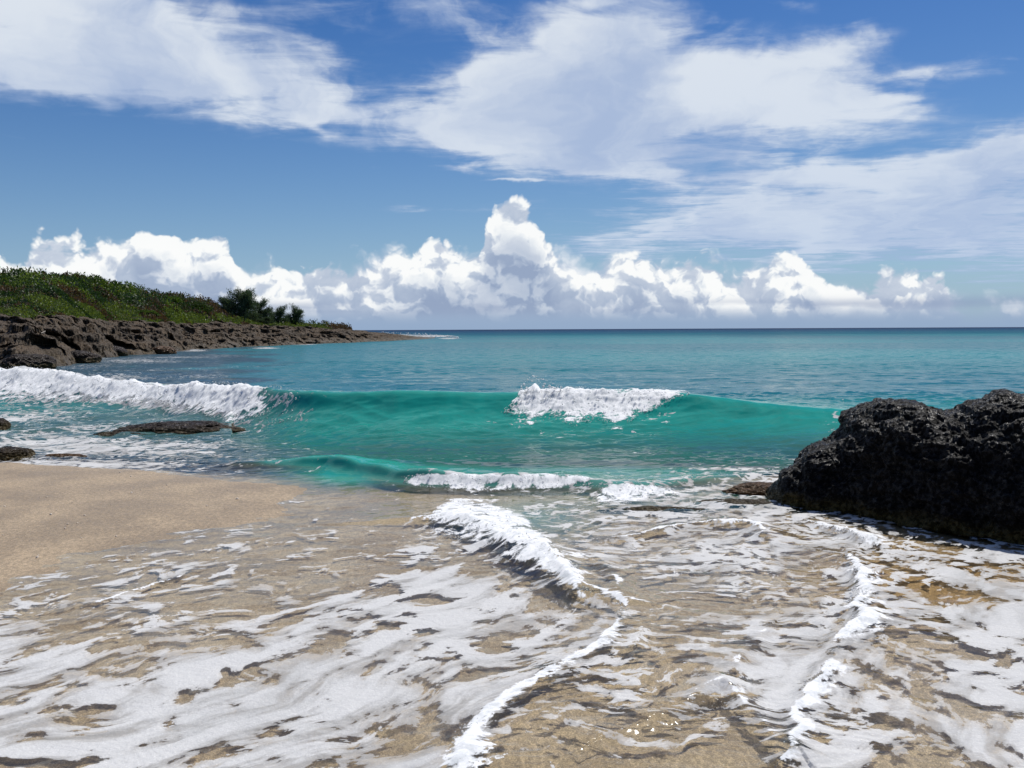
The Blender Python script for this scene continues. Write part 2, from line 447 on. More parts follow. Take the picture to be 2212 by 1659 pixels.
from_spray = None
WHITE = [
 ([(1095,882),(1110,868),(1122,852),(1140,836),(1152,822),(1175,838),(1262,838),(1300,843),(1400,846),(1440,840),(1490,849)],
  [(1095,890),(1120,900),(1150,914),(1200,905),(1240,920),(1300,902),(1340,932),(1375,898),(1420,880),(1460,858),(1490,852)], 1105, 1480, 1.0),
 ([(-120,800),(0,796),(60,794),(150,806),(240,824),(300,828),(360,838),(430,828),(500,828),(560,834),(620,838),(660,842)],
  [(-120,868),(0,862),(100,862),(250,868),(330,868),(400,882),(450,898),(500,908),(545,910),(580,892),(630,862),(660,850)], -900, 575, 1.0),
 ([(868,1028),(960,1026),(1050,1030),(1200,1026),(1285,1036)],[(868,1044),(900,1052),(960,1060),(1040,1064),(1180,1056),(1285,1044)], 872, 1280, 0.9),
 ([(926,1126),(945,1092),(975,1078),(1010,1076),(1060,1084),(1130,1108),(1180,1160),(1215,1215),(1265,1272),(1290,1290)],
  [(926,1142),(960,1160),(1010,1172),(1060,1188),(1110,1208),(1150,1240),(1200,1266),(1260,1294),(1290,1304)], 928, 1270, 0.72),
 ([(1285,1062),(1330,1045),(1380,1050),(1420,1050),(1470,1060)],[(1285,1086),(1330,1088),(1400,1084),(1440,1076),(1470,1068)], 1288, 1465, .8),
]
def make_sea():
    # rows: fine where a screen-height is short of metres, finer still through the breaking wave
    ys = [1.9]
    while ys[-1] < 22000:
        y = ys[-1]; d = y*y/1488*0.95
        if 8.6 < y < 12: d = min(d, 0.030)
        elif 12 <= y < 17: d = min(d, 0.028)
        elif 17 <= y < 23: d = min(d, 0.055)
        elif y >= 23: d = min(d*0.5, y*0.03 if y < 400 else y*0.3)
        ys.append(y + d)
    ys = np.array(ys)
    t = np.tan(R(30.5)); inner = np.linspace(-t, t, 900)
    outer = t + (np.linspace(0, 1, 60)[1:]**1.5)*2.2
    cols = np.concatenate([-outer[::-1], inner, outer])
    Yg, Tg = np.meshgrid(ys, cols, indexing='ij'); Xg = Yg*Tg
    px, py = survey(Xg, Yg)
    cell = np.gradient(ys)[:, None]*np.ones_like(Tg); cellx = Yg*(2*t/900)
    Z = np.zeros_like(Xg)
    # ---- wind chop and swell
    for L, A, ang, sh in [(14,.045,4,1),(9,.035,-14,1),(5.5,.030,17,1),(3.4,.020,-27,.9),(2.1,.014,30,.9),(1.3,.011,-12,.8),(.8,.008,24,.7),(.5,.005,-34,.6),(.32,.003,10,.5)]:
        a = R(ang); k = 2*np.pi/L
        wrp = 0.9*L*fbm2(Xg/L*0.33, Yg/L*0.33, 2, seed=int(L*10))
        ph = k*((Xg + wrp)*np.sin(a) + (Yg + wrp)*np.cos(a))
        s = np.sin(ph); w = (1 - np.abs(s))*2 - 1 if sh < 1 else s
        grp = 0.65 + 0.7*fbm2(Xg/(L*4), Yg/(L*2.5), 2, seed=80 + int(L*10))
        fadeg = np.clip(L/(3.0*cell) - 0.6, 0, 1)
        shore = sstep(Yg, 10, 17)*0.85 + 0.15 if L > 3 else sstep(Yg, 8.8, 15)*0.8 + 0.2
        if L > 5: shore = sstep(Yg, 14, 26)
        Z += A*w*grp*fadeg*shore*(0.8 if L > 4 else 1.15)
    near = Yg < 9.6
    # ---- main breaking wave
    Yc = smooth_itp(px, CREST_Y) + 0.10*fbm2(Xg*0.7, 0*Xg, 3, seed=5)
    ycp = smooth_itp(px, CREST_P)
    el = np.arcsin(1.0)*0
    # crest height from the sight line at its own distance
    d = np.stack([(px - W0/2)/FPX, -(ycp - H0/2)/FPX, -np.ones_like(px)], -1) @ np.array(CM).T
    A = CAM_H + d[..., 2]/d[..., 1]*Yc
    A = A + 0.025*fbm2(Xg*0.9, 0*Xg + 3, 3, seed=6)
    s = Yc - Yg
    front = (1 + (np.clip(s, 0, None)/0.95)**2.0)**-1.35
    back = (1 + (np.clip(-s, 0, None)/1.5)**2)**-1.0
    prof = np.where(s > 0, front, back)
    main = A*prof
    trough = -0.07*np.exp(-((s - 2.3)/1.1)**2)*(px > 500)
    leftdamp = 1.0
    Z = Z*np.where(s > -0.3, 1 - 0.75*prof*(px > 560), 1) + main + trough
    # ripples crossing the face
    fac = np.exp(-((s - 1.6)/1.0)**2)*sstep(px, 560, 900)
    Z += fac*0.034*fbm2(Xg*0.9 + 0.5*Yg, Yg*3.0 - Xg*0.35, 4, 0.55, seed=31, ridged=True)
    Yshift = -0.42*A*np.clip(prof, 0, 1)**3*(s > -0.6)*sstep(px, 540, 680)*sstep(s, -0.6, 0.0)
    # left: broken white water, lumpy
    lw = sstep(-px, -640, -520)
    lump = fbm2(Xg*1.3, Yg*0.9, 5, 0.6, seed=41)
    Z += lw*np.where(s > 0, front**0.6, back)*0.11*lump
    # ---- shore break
    sb = gpts(SHORE_BREAK, 0.10)
    mk = (Yg > 8.2) & (Yg < 12) & (px > 350) & (px < 1950)
    dd, sd, pr, at = polyline(Xg[mk], Yg[mk], sb)
    A2 = at[:, 0]*(1 + 0.25*pn2(pr*2.0, 0*pr, 9)); sgn = np.where(sd > 0, -dd, dd)   # + on the shore side
    endf = 1.0
    z2 = A2*np.where(sgn > 0, (1 + (sgn/0.16)**2)**-1.4, (1 + (sgn/0.50)**2)**-1.2)
    Z[mk] += z2; sbw = np.zeros_like(Z); sbw[mk] = sstep(z2, .015, .07)*sstep(at[:, 0], .03, .08)
    sbfoam = np.zeros_like(Z); sbfoam[mk] = at[:, 1]*np.exp(-(np.clip(sgn, -9, 9)/0.10)**2)*(0.6 + 0.8*pn2(pr*5, sgn*4, 12))
    ys2 = np.zeros_like(Z); ys2[mk] = -0.35*A2*np.exp(-(sgn/0.12)**2); Yshift = Yshift + ys2
    # ---- swash ridges in the foreground
    ridge = np.zeros_like(Z); flow = np.zeros_like(Z)
    for k, rd in enumerate(RIDGES):
        pts = gpts(densify(rd['p'], 5))
        P = np.array(pts); mrg = 1.1
        mk = (Xg > P[:, 0].min() - mrg) & (Xg < P[:, 0].max() + mrg) & (Yg > P[:, 1].min() - mrg) & (Yg < P[:, 1].max() + mrg)
        xs, yy = Xg[mk], Yg[mk]
        wx = xs + 0.035*fbm2(xs*5, yy*5, 3, seed=100 + k); wy = yy + 0.035*fbm2(xs*5, yy*5, 3, seed=120 + k)
        dd, sd, pr, at = polyline(wx, wy, pts)
        # which side is the gentle back: to the right / offshore
        sg = np.where(sd > 0, dd, -dd)
        hgt = at[:, 0]; fw = at[:, 1]
        zz = hgt*np.where(sg > 0, np.exp(-(sg/rd['far'])**1.3), np.exp(-(sg/rd['near'])**2))
        fw = fw*np.clip(0.75 + 1.3*fbm2(xs*2.3, yy*2.3, 3, 0.6, seed=180 + k), 0.25, 2.0)
        lumps = 1 + 0.5*fbm2(xs*9, yy*9, 3, 0.6, seed=140 + k)
        Z[mk] += zz*(0.85 + 0.15*lumps)
        sgn_ = np.where(sg > 0, sg/2.6, sg)
        f = np.exp(-(np.abs(sgn_)/(fw*0.95 + 1e-4))**1.5)
        f *= sstep(fw, 0.0, 0.02)
        ridge[mk] = np.maximum(ridge[mk], f)
        Z[mk] += f**2*np.minimum(fw*0.22, .022)*lumps
        fl = np.exp(-(sg/(rd['far']*1.4))**2)*(sg > -0.02)*sstep(hgt, 0, .04)
        flow[mk] = np.maximum(flow[mk], fl)
    # ---- fine ripples of the swash
    act = np.clip(itp(py, [(1030,.25),(1100,.6),(1250,.9),(1660,1)]), 0, 1)*(Yg < 9.6)
    right = sstep(px, 900, 1300)*sstep(-px, -2050, -1800)
    q = fbm2(Xg*0.6, Yg*0.6, 2, seed=200)*1.2
    cr, sr = np.cos(0.15), np.sin(0.15)
    u = Xg*cr + Yg*sr + q; v = -Xg*sr + Yg*cr + 0.7*fbm2(Xg*.8, Yg*.8, 2, seed=201)
    rip = fbm2(u*2.2, v*7.5, 4, 0.55, seed=202, ridged=True)
    rip2 = fbm2(Xg*6, Yg*6, 3, 0.5, seed=203)
    Z += act*(0.0075*rip*(0.25 + 0.75*right + 0.6*flow) + 0.0022*rip2)
    # choppy patch behind the breaker in front of the boulder
    ch = np.exp(-((px - 1480)/330)**2 - ((py - 1110)/55)**2)
    Z += ch*0.035*fbm2(Xg*2.2, Yg*3.2, 4, 0.55, seed=204)
    # surf over the reef on the left
    lf = sstep(-px, -640, -420)*sstep(Yg, 10.5, 12.5)*sstep(-Yg, -60, -30)
    Z += lf*0.06*fbm2(Xg*0.8, Yg*1.1, 5, 0.55, seed=205)
    ZS = sand_z(Xg, Yg)
    # thin sheet of water ends where the sand rises
    sheet = sstep(-Yg, -9.4, -8.4)
    # ---- foam cover, read off the photograph on a coarse lattice and laid on the ground
    gx = [-400,0,200,400,600,800,1000,1200,1400,1600,1800,2000,2212,2700]
    gy = [960,1010,1060,1110,1160,1210,1260,1320,1380,1440,1500,1580,1660,1760]
    gc = np.array([
     [.75,.78,.72,.62,.20,.03,.00,.00,.00,.02,.05,.10,.1,.1],
     [.20,.10,.10,.35,.16,.02,.06,.08,.16,.30,.30,.10,.1,.1],
     [.02,.02,.04,.12,.14,.12,.16,.30,.55,.50,.45,.2,.2,.2],
     [.02,.02,.02,.10,.22,.16,.40,.42,.52,.60,.55,.40,.4,.4],
     [.08,.10,.18,.32,.32,.22,.45,.42,.60,.62,.70,.42,.42,.4],
     [.26,.30,.34,.38,.34,.28,.42,.50,.55,.62,.40,.52,.55,.5],
     [.38,.40,.44,.42,.36,.40,.60,.38,.36,.40,.50,.55,.62,.6],
     [.40,.44,.46,.44,.42,.60,.62,.52,.36,.42,.56,.58,.70,.7],
     [.58,.54,.48,.48,.60,.66,.58,.56,.44,.46,.60,.60,.56,.6],
     [.60,.56,.54,.54,.68,.68,.60,.50,.44,.54,.66,.52,.58,.6],
     [.60,.56,.60,.66,.70,.66,.60,.46,.48,.58,.60,.50,.62,.6],
     [.62,.66,.70,.68,.62,.55,.62,.46,.46,.44,.56,.52,.62,.6],
     [.60,.62,.64,.58,.62,.60,.42,.40,.40,.36,.58,.48,.55,.6],
     [.60,.62,.64,.58,.62,.60,.42,.40,.40,.36,.58,.48,.55,.6]])
    def lattice(tab, x, y):
        i = np.clip(np.interp(x, gx, range(len(gx))), 0, len(gx)-1.001); j = np.clip(np.interp(y, gy, range(len(gy))), 0, len(gy)-1.001)
        i0 = i.astype(int); j0 = j.astype(int); fi = i - i0; fj = j - j0
        fi = fi*fi*(3-2*fi); fj = fj*fj*(3-2*fj)
        return (tab[j0, i0]*(1-fi) + tab[j0, i0+1]*fi)*(1-fj) + (tab[j0+1, i0]*(1-fi) + tab[j0+1, i0+1]*fi)*fj
    cov = lattice(gc, px, py)*sstep(py, 945, 962)
    blobs = [  # px, py, rx, ry, amount : foam lying on the water further out
     (100,868,330,18,.92),(330,882,200,16,.72),(60,900,170,20,.6),(250,925,260,14,.62),(150,955,330,20,.75),(430,965,160,18,.62),(60,935,120,14,.6),(250,972,300,14,.85),(140,1002,400,16,.78),
     (520,925,120,10,.5),(600,880,50,22,.40),(640,905,40,22,.3),(460,945,130,10,.4),
     (120,790,260,12,.45),(300,780,170,8,.55),(380,772,150,6,.55),(480,768,110,5,.45),(250,815,180,10,.55),(420,812,120,7,.45),(330,800,200,7,.45),(520,790,90,5,.35),
     (200,775,60,5,.6),(420,757,40,3,.7),(575,752,40,2.4,.75),(650,744,50,1.8,.8),(860,724,60,2.2,.9),(930,726,60,2.6,1.0),(970,731,30,2,.8),(845,735,40,1.2,.6),(730,741,50,1.2,.5),
     (1560,1016,140,7,.7),(1450,1030,90,10,.5),(2150,700,1,1,0)]
    far = np.zeros_like(cov)
    for bx, by, rx, ry, am in blobs:
        far = np.maximum(far, am*np.exp(-((px - bx)/rx)**2 - ((py - by)/ry)**2))
    cov = np.maximum(cov, far)
    # white water of the left breaker
    lb = sstep(-px, -600, -480)*np.exp(-((s - 0.45)/0.95)**4)
    cov = np.maximum(cov, lb*(0.92 + 0.25*lump))
    cov = cov*sstep(py, 712, 720)
    cov = np.maximum(cov, np.clip(sbfoam, 0, 1))
    mid = np.exp(-((px - 1520)/260)**2 - ((py - 1400)/230)**2); cov = cov + 0.07*mid
    for band, wdt, am in (([(1290,1190),(1420,1215),(1560,1210),(1700,1190)], .10, .16), ([(1380,1330),(1300,1400),(1330,1470)], .07, .16), ([(1560,1340),(1700,1420),(1760,1440)], .10, .14), ([(-300,1640),(0,1560),(300,1470),(520,1400),(700,1330),(900,1262),(1010,1235)], .16, .16), ([(-200,1900),(200,1700),(420,1600),(640,1530)], .14, .10), ([(1900,1180),(2050,1230),(2212,1300),(2400,1400)], .22, .15), ([(1740,1380),(1690,1460),(1700,1540)], .12, .14)):
        bd, _, _, _ = polyline(Xg, Yg, gpts(densify(band, 4)))
        cov = cov + am*np.exp(-(bd/wdt)**2)*(0.7 + 0.8*fbm2(Xg*1.5, Yg*1.5, 3, seed=310))*sstep(cov, .15, .4)
    # white water exactly where it is thrown over the faces
    qx, qy = survey(Xg, Yg + Yshift, Z)
    thick = np.zeros_like(cov)
    nz = fbm2(Xg*2.6, (Yg + Z*2)*3.2, 5, 0.62, seed=320)
    for top, bot, x0, x1, gain in WHITE:
        mk = (qx > x0 - 30) & (qx < x1 + 30) & (Yg > 5) & (Yg < 24)
        a_ = itp(qx[mk], top); b_ = itp(qx[mk], bot); h_ = np.maximum(b_ - a_, 2)
        e_ = np.minimum((qy[mk] - a_ + 4)/(0.16*h_ + 2), (b_ - qy[mk])/(0.45*h_)); e_ = np.minimum(e_, np.minimum(qx[mk] - x0, x1 - qx[mk])/25.0)
        w_ = np.clip(np.clip(e_, -1, 1.2)*0.85 + nz[mk]*1.1 + 0.10, 0, 1)*gain*(e_ > -0.6)
        thick[mk] = np.maximum(thick[mk], w_)
    Z += 0.10*np.where((qx > 1085) & (qx < 1500), itp(qx, [(1090,.5),(1135,1.3),(1158,2.3),(1190,1.3),(1300,1.0),(1400,.6),(1480,.1)]), 1)*thick*np.exp(-((s - 0.05)/0.35)**2)*(0.4 + 1.2*np.clip(fbm2(Xg*2.2, 0*Xg + 8, 4, 0.6, seed=322), -.4, 1))
    Z += thick*(0.018 + 0.032*np.clip(fbm2(Xg*5.5, (Yg + Z)*7, 4, 0.6, seed=321), -.3, 1))*np.clip(Yg/14, .25, 1.2)
    for bx, by, rx, ry, am in [(610,868,45,36,.50),(655,895,40,30,.36),(1130,905,60,22,.34),(1250,935,150,12,.26),(1800,925,50,60,.30),(1420,900,50,14,.3),(900,985,200,10,.14),(1300,975,200,8,.14),(520,880,50,20,.5)]:
        cov = np.maximum(cov, am*np.exp(-((qx - bx)/rx)**2 - ((qy - by)/ry)**2)*(Yg > 10))
    # ---- body colour of the water: depth of the shelf and dark reef patches
    dep = np.clip(Z - ZS, 0, None)
    op = 1 - np.exp(-np.clip(dep - 0.07, 0, None)*1.9)
    op = op*np.where(Yg < 9.6, 0.85, 1)
    face = np.clip(prof, 0, 1)*(px > 480)*sstep(s, -0.2, 0.3)
    op = np.clip(op + 0.5*face, 0, 0.985)
    op = np.maximum(op, 0.85*(z_safe(mk=None) if False else 0))
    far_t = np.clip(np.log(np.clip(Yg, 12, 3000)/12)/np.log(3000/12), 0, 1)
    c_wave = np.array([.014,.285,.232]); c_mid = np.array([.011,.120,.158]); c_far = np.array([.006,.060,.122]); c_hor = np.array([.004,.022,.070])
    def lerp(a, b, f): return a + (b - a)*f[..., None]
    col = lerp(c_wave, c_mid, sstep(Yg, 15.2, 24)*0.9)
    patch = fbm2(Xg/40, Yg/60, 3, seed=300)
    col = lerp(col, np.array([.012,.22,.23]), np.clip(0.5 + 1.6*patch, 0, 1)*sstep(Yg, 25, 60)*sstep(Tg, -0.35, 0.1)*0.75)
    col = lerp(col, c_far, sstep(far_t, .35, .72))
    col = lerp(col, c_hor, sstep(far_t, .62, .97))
    reef = sstep(fbm2(Xg/7, Yg/9, 4, 0.6, seed=301) + 0.9*sstep(-px, -720, -380)*sstep(Yg, 16, 24)*sstep(-Yg, -120, -60) - 0.35, 0.0, 0.35)
    reef *= sstep(-px, -900, -650)*sstep(Yg, 15, 21)
    col = lerp(col, np.array([.018,.040,.060]), reef*0.85)
    # grey-green shallows in front of the wave, turquoise light in the shore break
    shal = sstep(-Yg, -13.8, -12.2)
    col = lerp(col, np.array([.075,.235,.205]), shal*0.75)
    # left inner reef pool is greyer
    pool = sstep(-px, -700, -450)*sstep(-Yg, -20, -17)*(s > 0)
    col = lerp(col, np.array([.085,.14,.14]), pool*0.8)
    sbm = np.exp(-((py - 1030)/20)**2)*sstep(px, 600, 760)*sstep(-px, -1700, -1400)
    col = lerp(col, np.array([.05,.27,.22]), np.clip(sbm, 0, 1)); op = np.maximum(op, np.clip(sbm*1.4, 0, 1)*0.8)
    col = lerp(col, np.array([.07,.30,.245]), sbw*0.9); op = np.maximum(op, sbw*0.88)
    col = col*(1 + 0.30*face*fbm2(Xg*2.6, s*0.8, 4, 0.6, seed=330))[..., None]
    turq = np.exp(-((px - 790)/170)**2 - ((py - 1022)/26)**2)
    col = lerp(col, np.array([.02,.36,.28]), np.clip(turq*1.3, 0, 1)); op = np.maximum(op, np.clip(turq, 0, 1)*0.85)
    # clear green water inside the foreground breaker
    gb = np.exp(-((px - 1150)/120)**2 - ((py - 1125)/40)**2) + 0.6*np.exp(-((px - 1450)/260)**2 - ((py - 1075)/28)**2)
    col = lerp(col, np.array([.10,.27,.22]), np.clip(gb, 0, 1)); op = np.maximum(op, np.clip(gb, 0, 1)*0.5)
    # brown water close under the boulder
    br = np.exp(-((px - 2080)/260)**2 - ((py - 1250)/90)**2)
    # pattern weights: 0 wide lace, 1 drawn-out streaks
    pat = np.clip(sstep(px, 1150, 1400)*sstep(-px, -1850, -1700)*(py > 1130) + flow*0.6 + sstep(Yg, 9.5, 12), 0, 1)
    n = Z.size
    V = np.stack([Xg, Yg + Yshift, Z], -1).reshape(-1, 3)
    F = grid_faces(*Z.shape)
    return V, F, dict(cov=cov.ravel(), ridge=np.clip(ridge, 0, 1).ravel(), op=op.ravel(), thick=thick.ravel(), body=col.reshape(-1, 3), pat=pat.ravel(), brown=br.ravel(), patr=(sstep(px, 1780, 1950)*(py > 1150)).ravel())
def z_safe(mk=None): return 0

def sea_material():
    m, q, out = material('sea_water')
    p = pos(q); x, y, z = q.sep(p)
    dist = q.vm('LENGTH', p, out=1)
    at = {k: q.attr(k) for k in ('cov', 'ridge', 'op', 'pat', 'brown', 'thick', 'patr')}
    body = q.attr('body', True)
    nrm = X(q, q.new('ShaderNodeNewGeometry').outputs['Normal'])
    # micro waves as random slopes that survive with distance
    n1 = q.noise(q.mapping(p, scale=(1, 1.6, 1)), 7.0, 3, 0.6, 0.2, '3D', col=True)
    n2 = q.noise(q.mapping(p, scale=(1, 2.2, 1)), 1.6, 5, 0.62, 0.3, '3D', col=True)
    n3 = q.noise(q.mapping(p, scale=(1, 2.0, 1)), 0.12, 6, 0.6, 0.3, '3D', col=True)
    half = (0.5, 0.5, 0.5)
    far = q.ss(dist, 10, 45)
    far2 = q.ss(dist, 60, 300)
    k1 = 0.16 - far*0.03; 
    v = q.vm('SCALE', q.vm('SUBTRACT', n1, half), k1)
    v = q.vm('ADD', v, q.vm('SCALE', q.vm('SUBTRACT', n2, half), 0.20 + far*0.95))
    v = q.vm('ADD', v, q.vm('SCALE', q.vm('SUBTRACT', n3, half), far2*0.8))
    v = q.vm('MULTIPLY', v, (1, 1, 0))
    N = q.vm('NORMALIZE', q.vm('ADD', nrm, v))
    # ---- foam pattern
    wv = q.noise(p, 1.1, 3, 0.5, 0, '2D', col=True)
    pw = q.vm('ADD', p, q.vm('SCALE', q.vm('SUBTRACT', wv, half), 0.55))
    laceA = q.noise(q.mapping(pw, rot=R(48), scale=(1.75, 1.0, 1), typ='TEXTURE'), 4.6, 4, 0.5, 0.1, '2D')
    laceB = q.noise(q.mapping(pw, (4, 2, 0), R(-8), (2.6, 1.0, 1), 'TEXTURE'), 7.5, 6, 0.6, 0.6, '2D')
    cell = q.voro(q.mapping(q.vm('ADD', pw, q.vm('SCALE', q.vm('SUBTRACT', n2, half), 0.35)), rot=R(48), scale=(1.6, 1, 1), typ='TEXTURE'), 5.0, 1.5, 0.5, '2D', 'F1')
    cellf = (0.46 - cell)*0.6
    laceC = q.noise(q.mapping(pw, (1, 9, 0), R(-38), (1.9, 1.0, 1), 'TEXTURE'), 3.1, 5, 0.48, 0.2, '2D')
    pa = laceA - 0.5 + (laceC - laceA)*at['patr']
    small = q.noise(q.mapping(pw, rot=R(40), scale=(1.5, 1.0, 1), typ='TEXTURE'), 12.0, 5, 0.58, 0.1, '2D') - 0.5
    grand = q.noise(pw, 0.9, 3, 0.5, 0, '2D') - 0.5
    fineR = q.ss(dist, 4.6, 7.5)*(1.0 - far)
    drag = q.noise(q.mapping(pw, (3, 3, 0), R(50), (6.0, 1.0, 1), 'TEXTURE'), 5.0, 4, 0.55, 0, '2D') - 0.5
    lace = small*(0.66 + fineR*0.5) + grand*0.25 + pa*(0.92 - fineR*0.3) + drag*0.18 + (laceB - laceA)*at['pat']*(1.0 - at['patr']) - cellf*(1.0 - at['pat'])*0.28
    cov = at['cov']
    fine = q.noise(pw, 30.0, 5, 0.65, 0, '2D') - 0.5
    f = lace*1.0 + fine*0.13*(1.0 - far) + (cov - 0.555)*0.74
    edge = 0.018 + far*0.05
    mask = q.ss(f, edge*-0.6, edge)
    mask = mask * q.ss(cov, 0.02, 0.10)
    # a thin grey film fills some of the holes
    film = q.ss(f, -0.10, 0.02) * q.ss(q.noise(pw, 1.2, 3, 0.5, 0, '2D'), 0.45, 0.65) * 0.18 * q.ss(cov, 0.1, 0.3)
    dens = q.ss(f, 0.0, 0.12, 0.88, 1.0)
    mask = (mask*dens).max(film*(1.0 - far))
    rd = (q.ss(at['ridge'] + fine*1.5 + (laceA-0.5)*1.5 + small*1.3, 0.40, 0.66)*q.ss(at['ridge'], 0.03, 0.2)).max(q.ss(at['thick'] + fine*0.9 + (laceB-0.5)*0.8 + small*1.1, 0.22, 0.58)*q.ss(at['thick'], 0.03, 0.2))
    mask = mask.max(rd)
    # ---- shaders
    fn = q.new('ShaderNodeFresnel'); fn.inputs['IOR'].default_value = 1.33; q.put(fn.inputs['Normal'], N)
    fr = X(q, fn.outputs[0]) * (0.74 - far*0.33 - far2*0.30)
    gl = q.new('ShaderNodeBsdfGlossy'); q.put(gl.inputs['Roughness'], 0.07 + far*0.10); q.put(gl.inputs['Normal'], N); gl.inputs['Color'].default_value = (1, 1, 1, 1)
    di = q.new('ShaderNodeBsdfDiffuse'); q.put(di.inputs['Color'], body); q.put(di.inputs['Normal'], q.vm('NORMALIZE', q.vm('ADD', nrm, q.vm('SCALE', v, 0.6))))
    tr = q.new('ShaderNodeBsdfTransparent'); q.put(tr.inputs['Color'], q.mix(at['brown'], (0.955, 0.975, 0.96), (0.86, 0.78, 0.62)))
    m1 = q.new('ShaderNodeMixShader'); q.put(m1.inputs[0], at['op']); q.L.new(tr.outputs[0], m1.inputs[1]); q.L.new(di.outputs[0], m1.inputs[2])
    m2 = q.new('ShaderNodeMixShader'); q.put(m2.inputs[0], fr.clamp()); q.L.new(m1.outputs[0], m2.inputs[1]); q.L.new(gl.outputs[0], m2.inputs[2])
    fo = q.new('ShaderNodeBsdfPrincipled')
    bub = q.voro(p, 75.0, 1.0, 0.6, '3D', 'F1')
    fcol = q.mix(rd, q.vm('SCALE', q.mix(q.ss(drag + 0.5 + (laceA-0.5)*0.4, 0.35, 0.65), (0.72, 0.725, 0.71), (0.90, 0.905, 0.89)), q.ss(bub, 0.15, 0.75, 1.06, 0.86)), q.mix(q.ss(small + fine*0.8, -0.16, 0.16), (0.60, 0.625, 0.635), (0.80, 0.81, 0.81)))
    q.put(fo.inputs['Base Color'], fcol); fo.inputs['Roughness'].default_value = 0.7; fo.inputs['Specular IOR Level'].default_value = 0.12
    q.put(fo.inputs['Subsurface Weight'], q.ss(rd, 0.2, 0.8)); fo.inputs['Subsurface Radius'].default_value = (1, 1, 1); q.put(fo.inputs['Subsurface Scale'], 0.05 + far*0.15)
    fo.inputs['Alpha'].default_value = 1.0
    upn = q.vm('NORMALIZE', q.vm('ADD', q.vm('SCALE', nrm, 1.0), q.vm('SCALE', q.xyz(0.15, 0.10, 1.0), rd)))
    q.put(fo.inputs['Normal'], bump(q, mask*0.5 + q.noise(p, 34.0, 4, 0.65, 0, '3D')*(0.9 - far*0.8), 0.40, 0.02, upn))
    m3 = q.new('ShaderNodeMixShader'); q.put(m3.inputs[0], mask); q.L.new(m2.outputs[0], m3.inputs[1])
    ft = q.new('ShaderNodeBsdfTranslucent'); q.put(ft.inputs[0], fcol); fm = q.new('ShaderNodeMixShader'); q.put(fm.inputs[0], q.ss(rd, 0.0, 1.0, 0.25, 0.02))
    q.L.new(fo.outputs[0], fm.inputs[1]); q.L.new(ft.outputs[0], fm.inputs[2]); 
    fth = q.new('ShaderNodeMixShader'); q.put(fth.inputs[0], (1.0 - rd)*q.ss(f + grand*0.3 + drag*1.1, -0.08, 0.26, 0.34, 0.0)); ftt = q.new('ShaderNodeBsdfTransparent')
    q.L.new(fm.outputs[0], fth.inputs[1]); q.L.new(ftt.outputs[0], fth.inputs[2]); q.L.new(fth.outputs[0], m3.inputs[2])
    q.L.new(m3.outputs[0], out.inputs[0])
    return m

V, F, at = make_sea()
sea = link('sea', mesh_from('sea', V, F, sea_material(), True, at))
tag(sea, kind='structure')
SEA_V = V

# ------------------------------------------------------------------ sand
def sand_material():
    m, q, out = material('wet_sand')
    p = pos(q)
    n = q.noise(p, 1.3, 5, 0.6, 0.2, '3D'); gr = q.noise(p, 160.0, 3, 0.7, 0, '3D'); md = q.noise(p, 28.0, 4, 0.6, 0, '3D')
    c = q.mix(q.ss(n, 0.35, 0.65), (0.350, 0.252, 0.142), (0.455, 0.342, 0.212))
    c = q.mix(q.ss(gr, 0.40, 0.64), q.vm('SCALE', c, 0.66), q.vm('SCALE', c, 1.28))
    g2 = q.noise(q.mapping(p, scale=(1, 0.5, 1)), 42.0, 4, 0.75, 0, '3D')
    c = q.mix(q.ss(g2, 0.38, 0.66), q.vm('SCALE', c, 0.78), q.vm('SCALE', c, 1.25))
    c = q.mix(q.ss(md, 0.60, 0.72)*0.5, c, (0.42, 0.33, 0.24))
    spk = q.voro(p, 34.0, 0, 0.5, '3D', 'F1')
    c = q.mix(q.ss(spk, 0.10, 0.05)*q.ss(q.noise(p, 3, 2, .5, 0, '3D'), .45, .6), c, (0.66, 0.60, 0.50))
    principled(q, out, Base_Color=c, Roughness=q.ss(n, 0.3, 0.7, 0.30, 0.48), IOR=1.36,
               Normal=bump(q, gr*0.7 + md*1.0, 0.85, 0.006))
    return m
ra = np.concatenate([np.linspace(0.3, 16, 330), 16*1.09**np.arange(1, 85)])
an = np.linspace(0, 2*np.pi, 721)[:-1]
Rg, Ag = np.meshgrid(ra, an, indexing='ij'); Xs, Ys = Rg*np.sin(Ag), Rg*np.cos(Ag)
Zs = sand_z(Xs, Ys) + 0.003*fbm2(Xs*2.2, Ys*2.2, 3, seed=72)*(Rg < 16)
Vs = np.stack([Xs, Ys, Zs], -1).reshape(-1, 3)
sand = link('sand', mesh_from('sand', np.concatenate([Vs]), grid_faces(len(ra), len(an), True), sand_material()))
tag(sand, kind='structure')

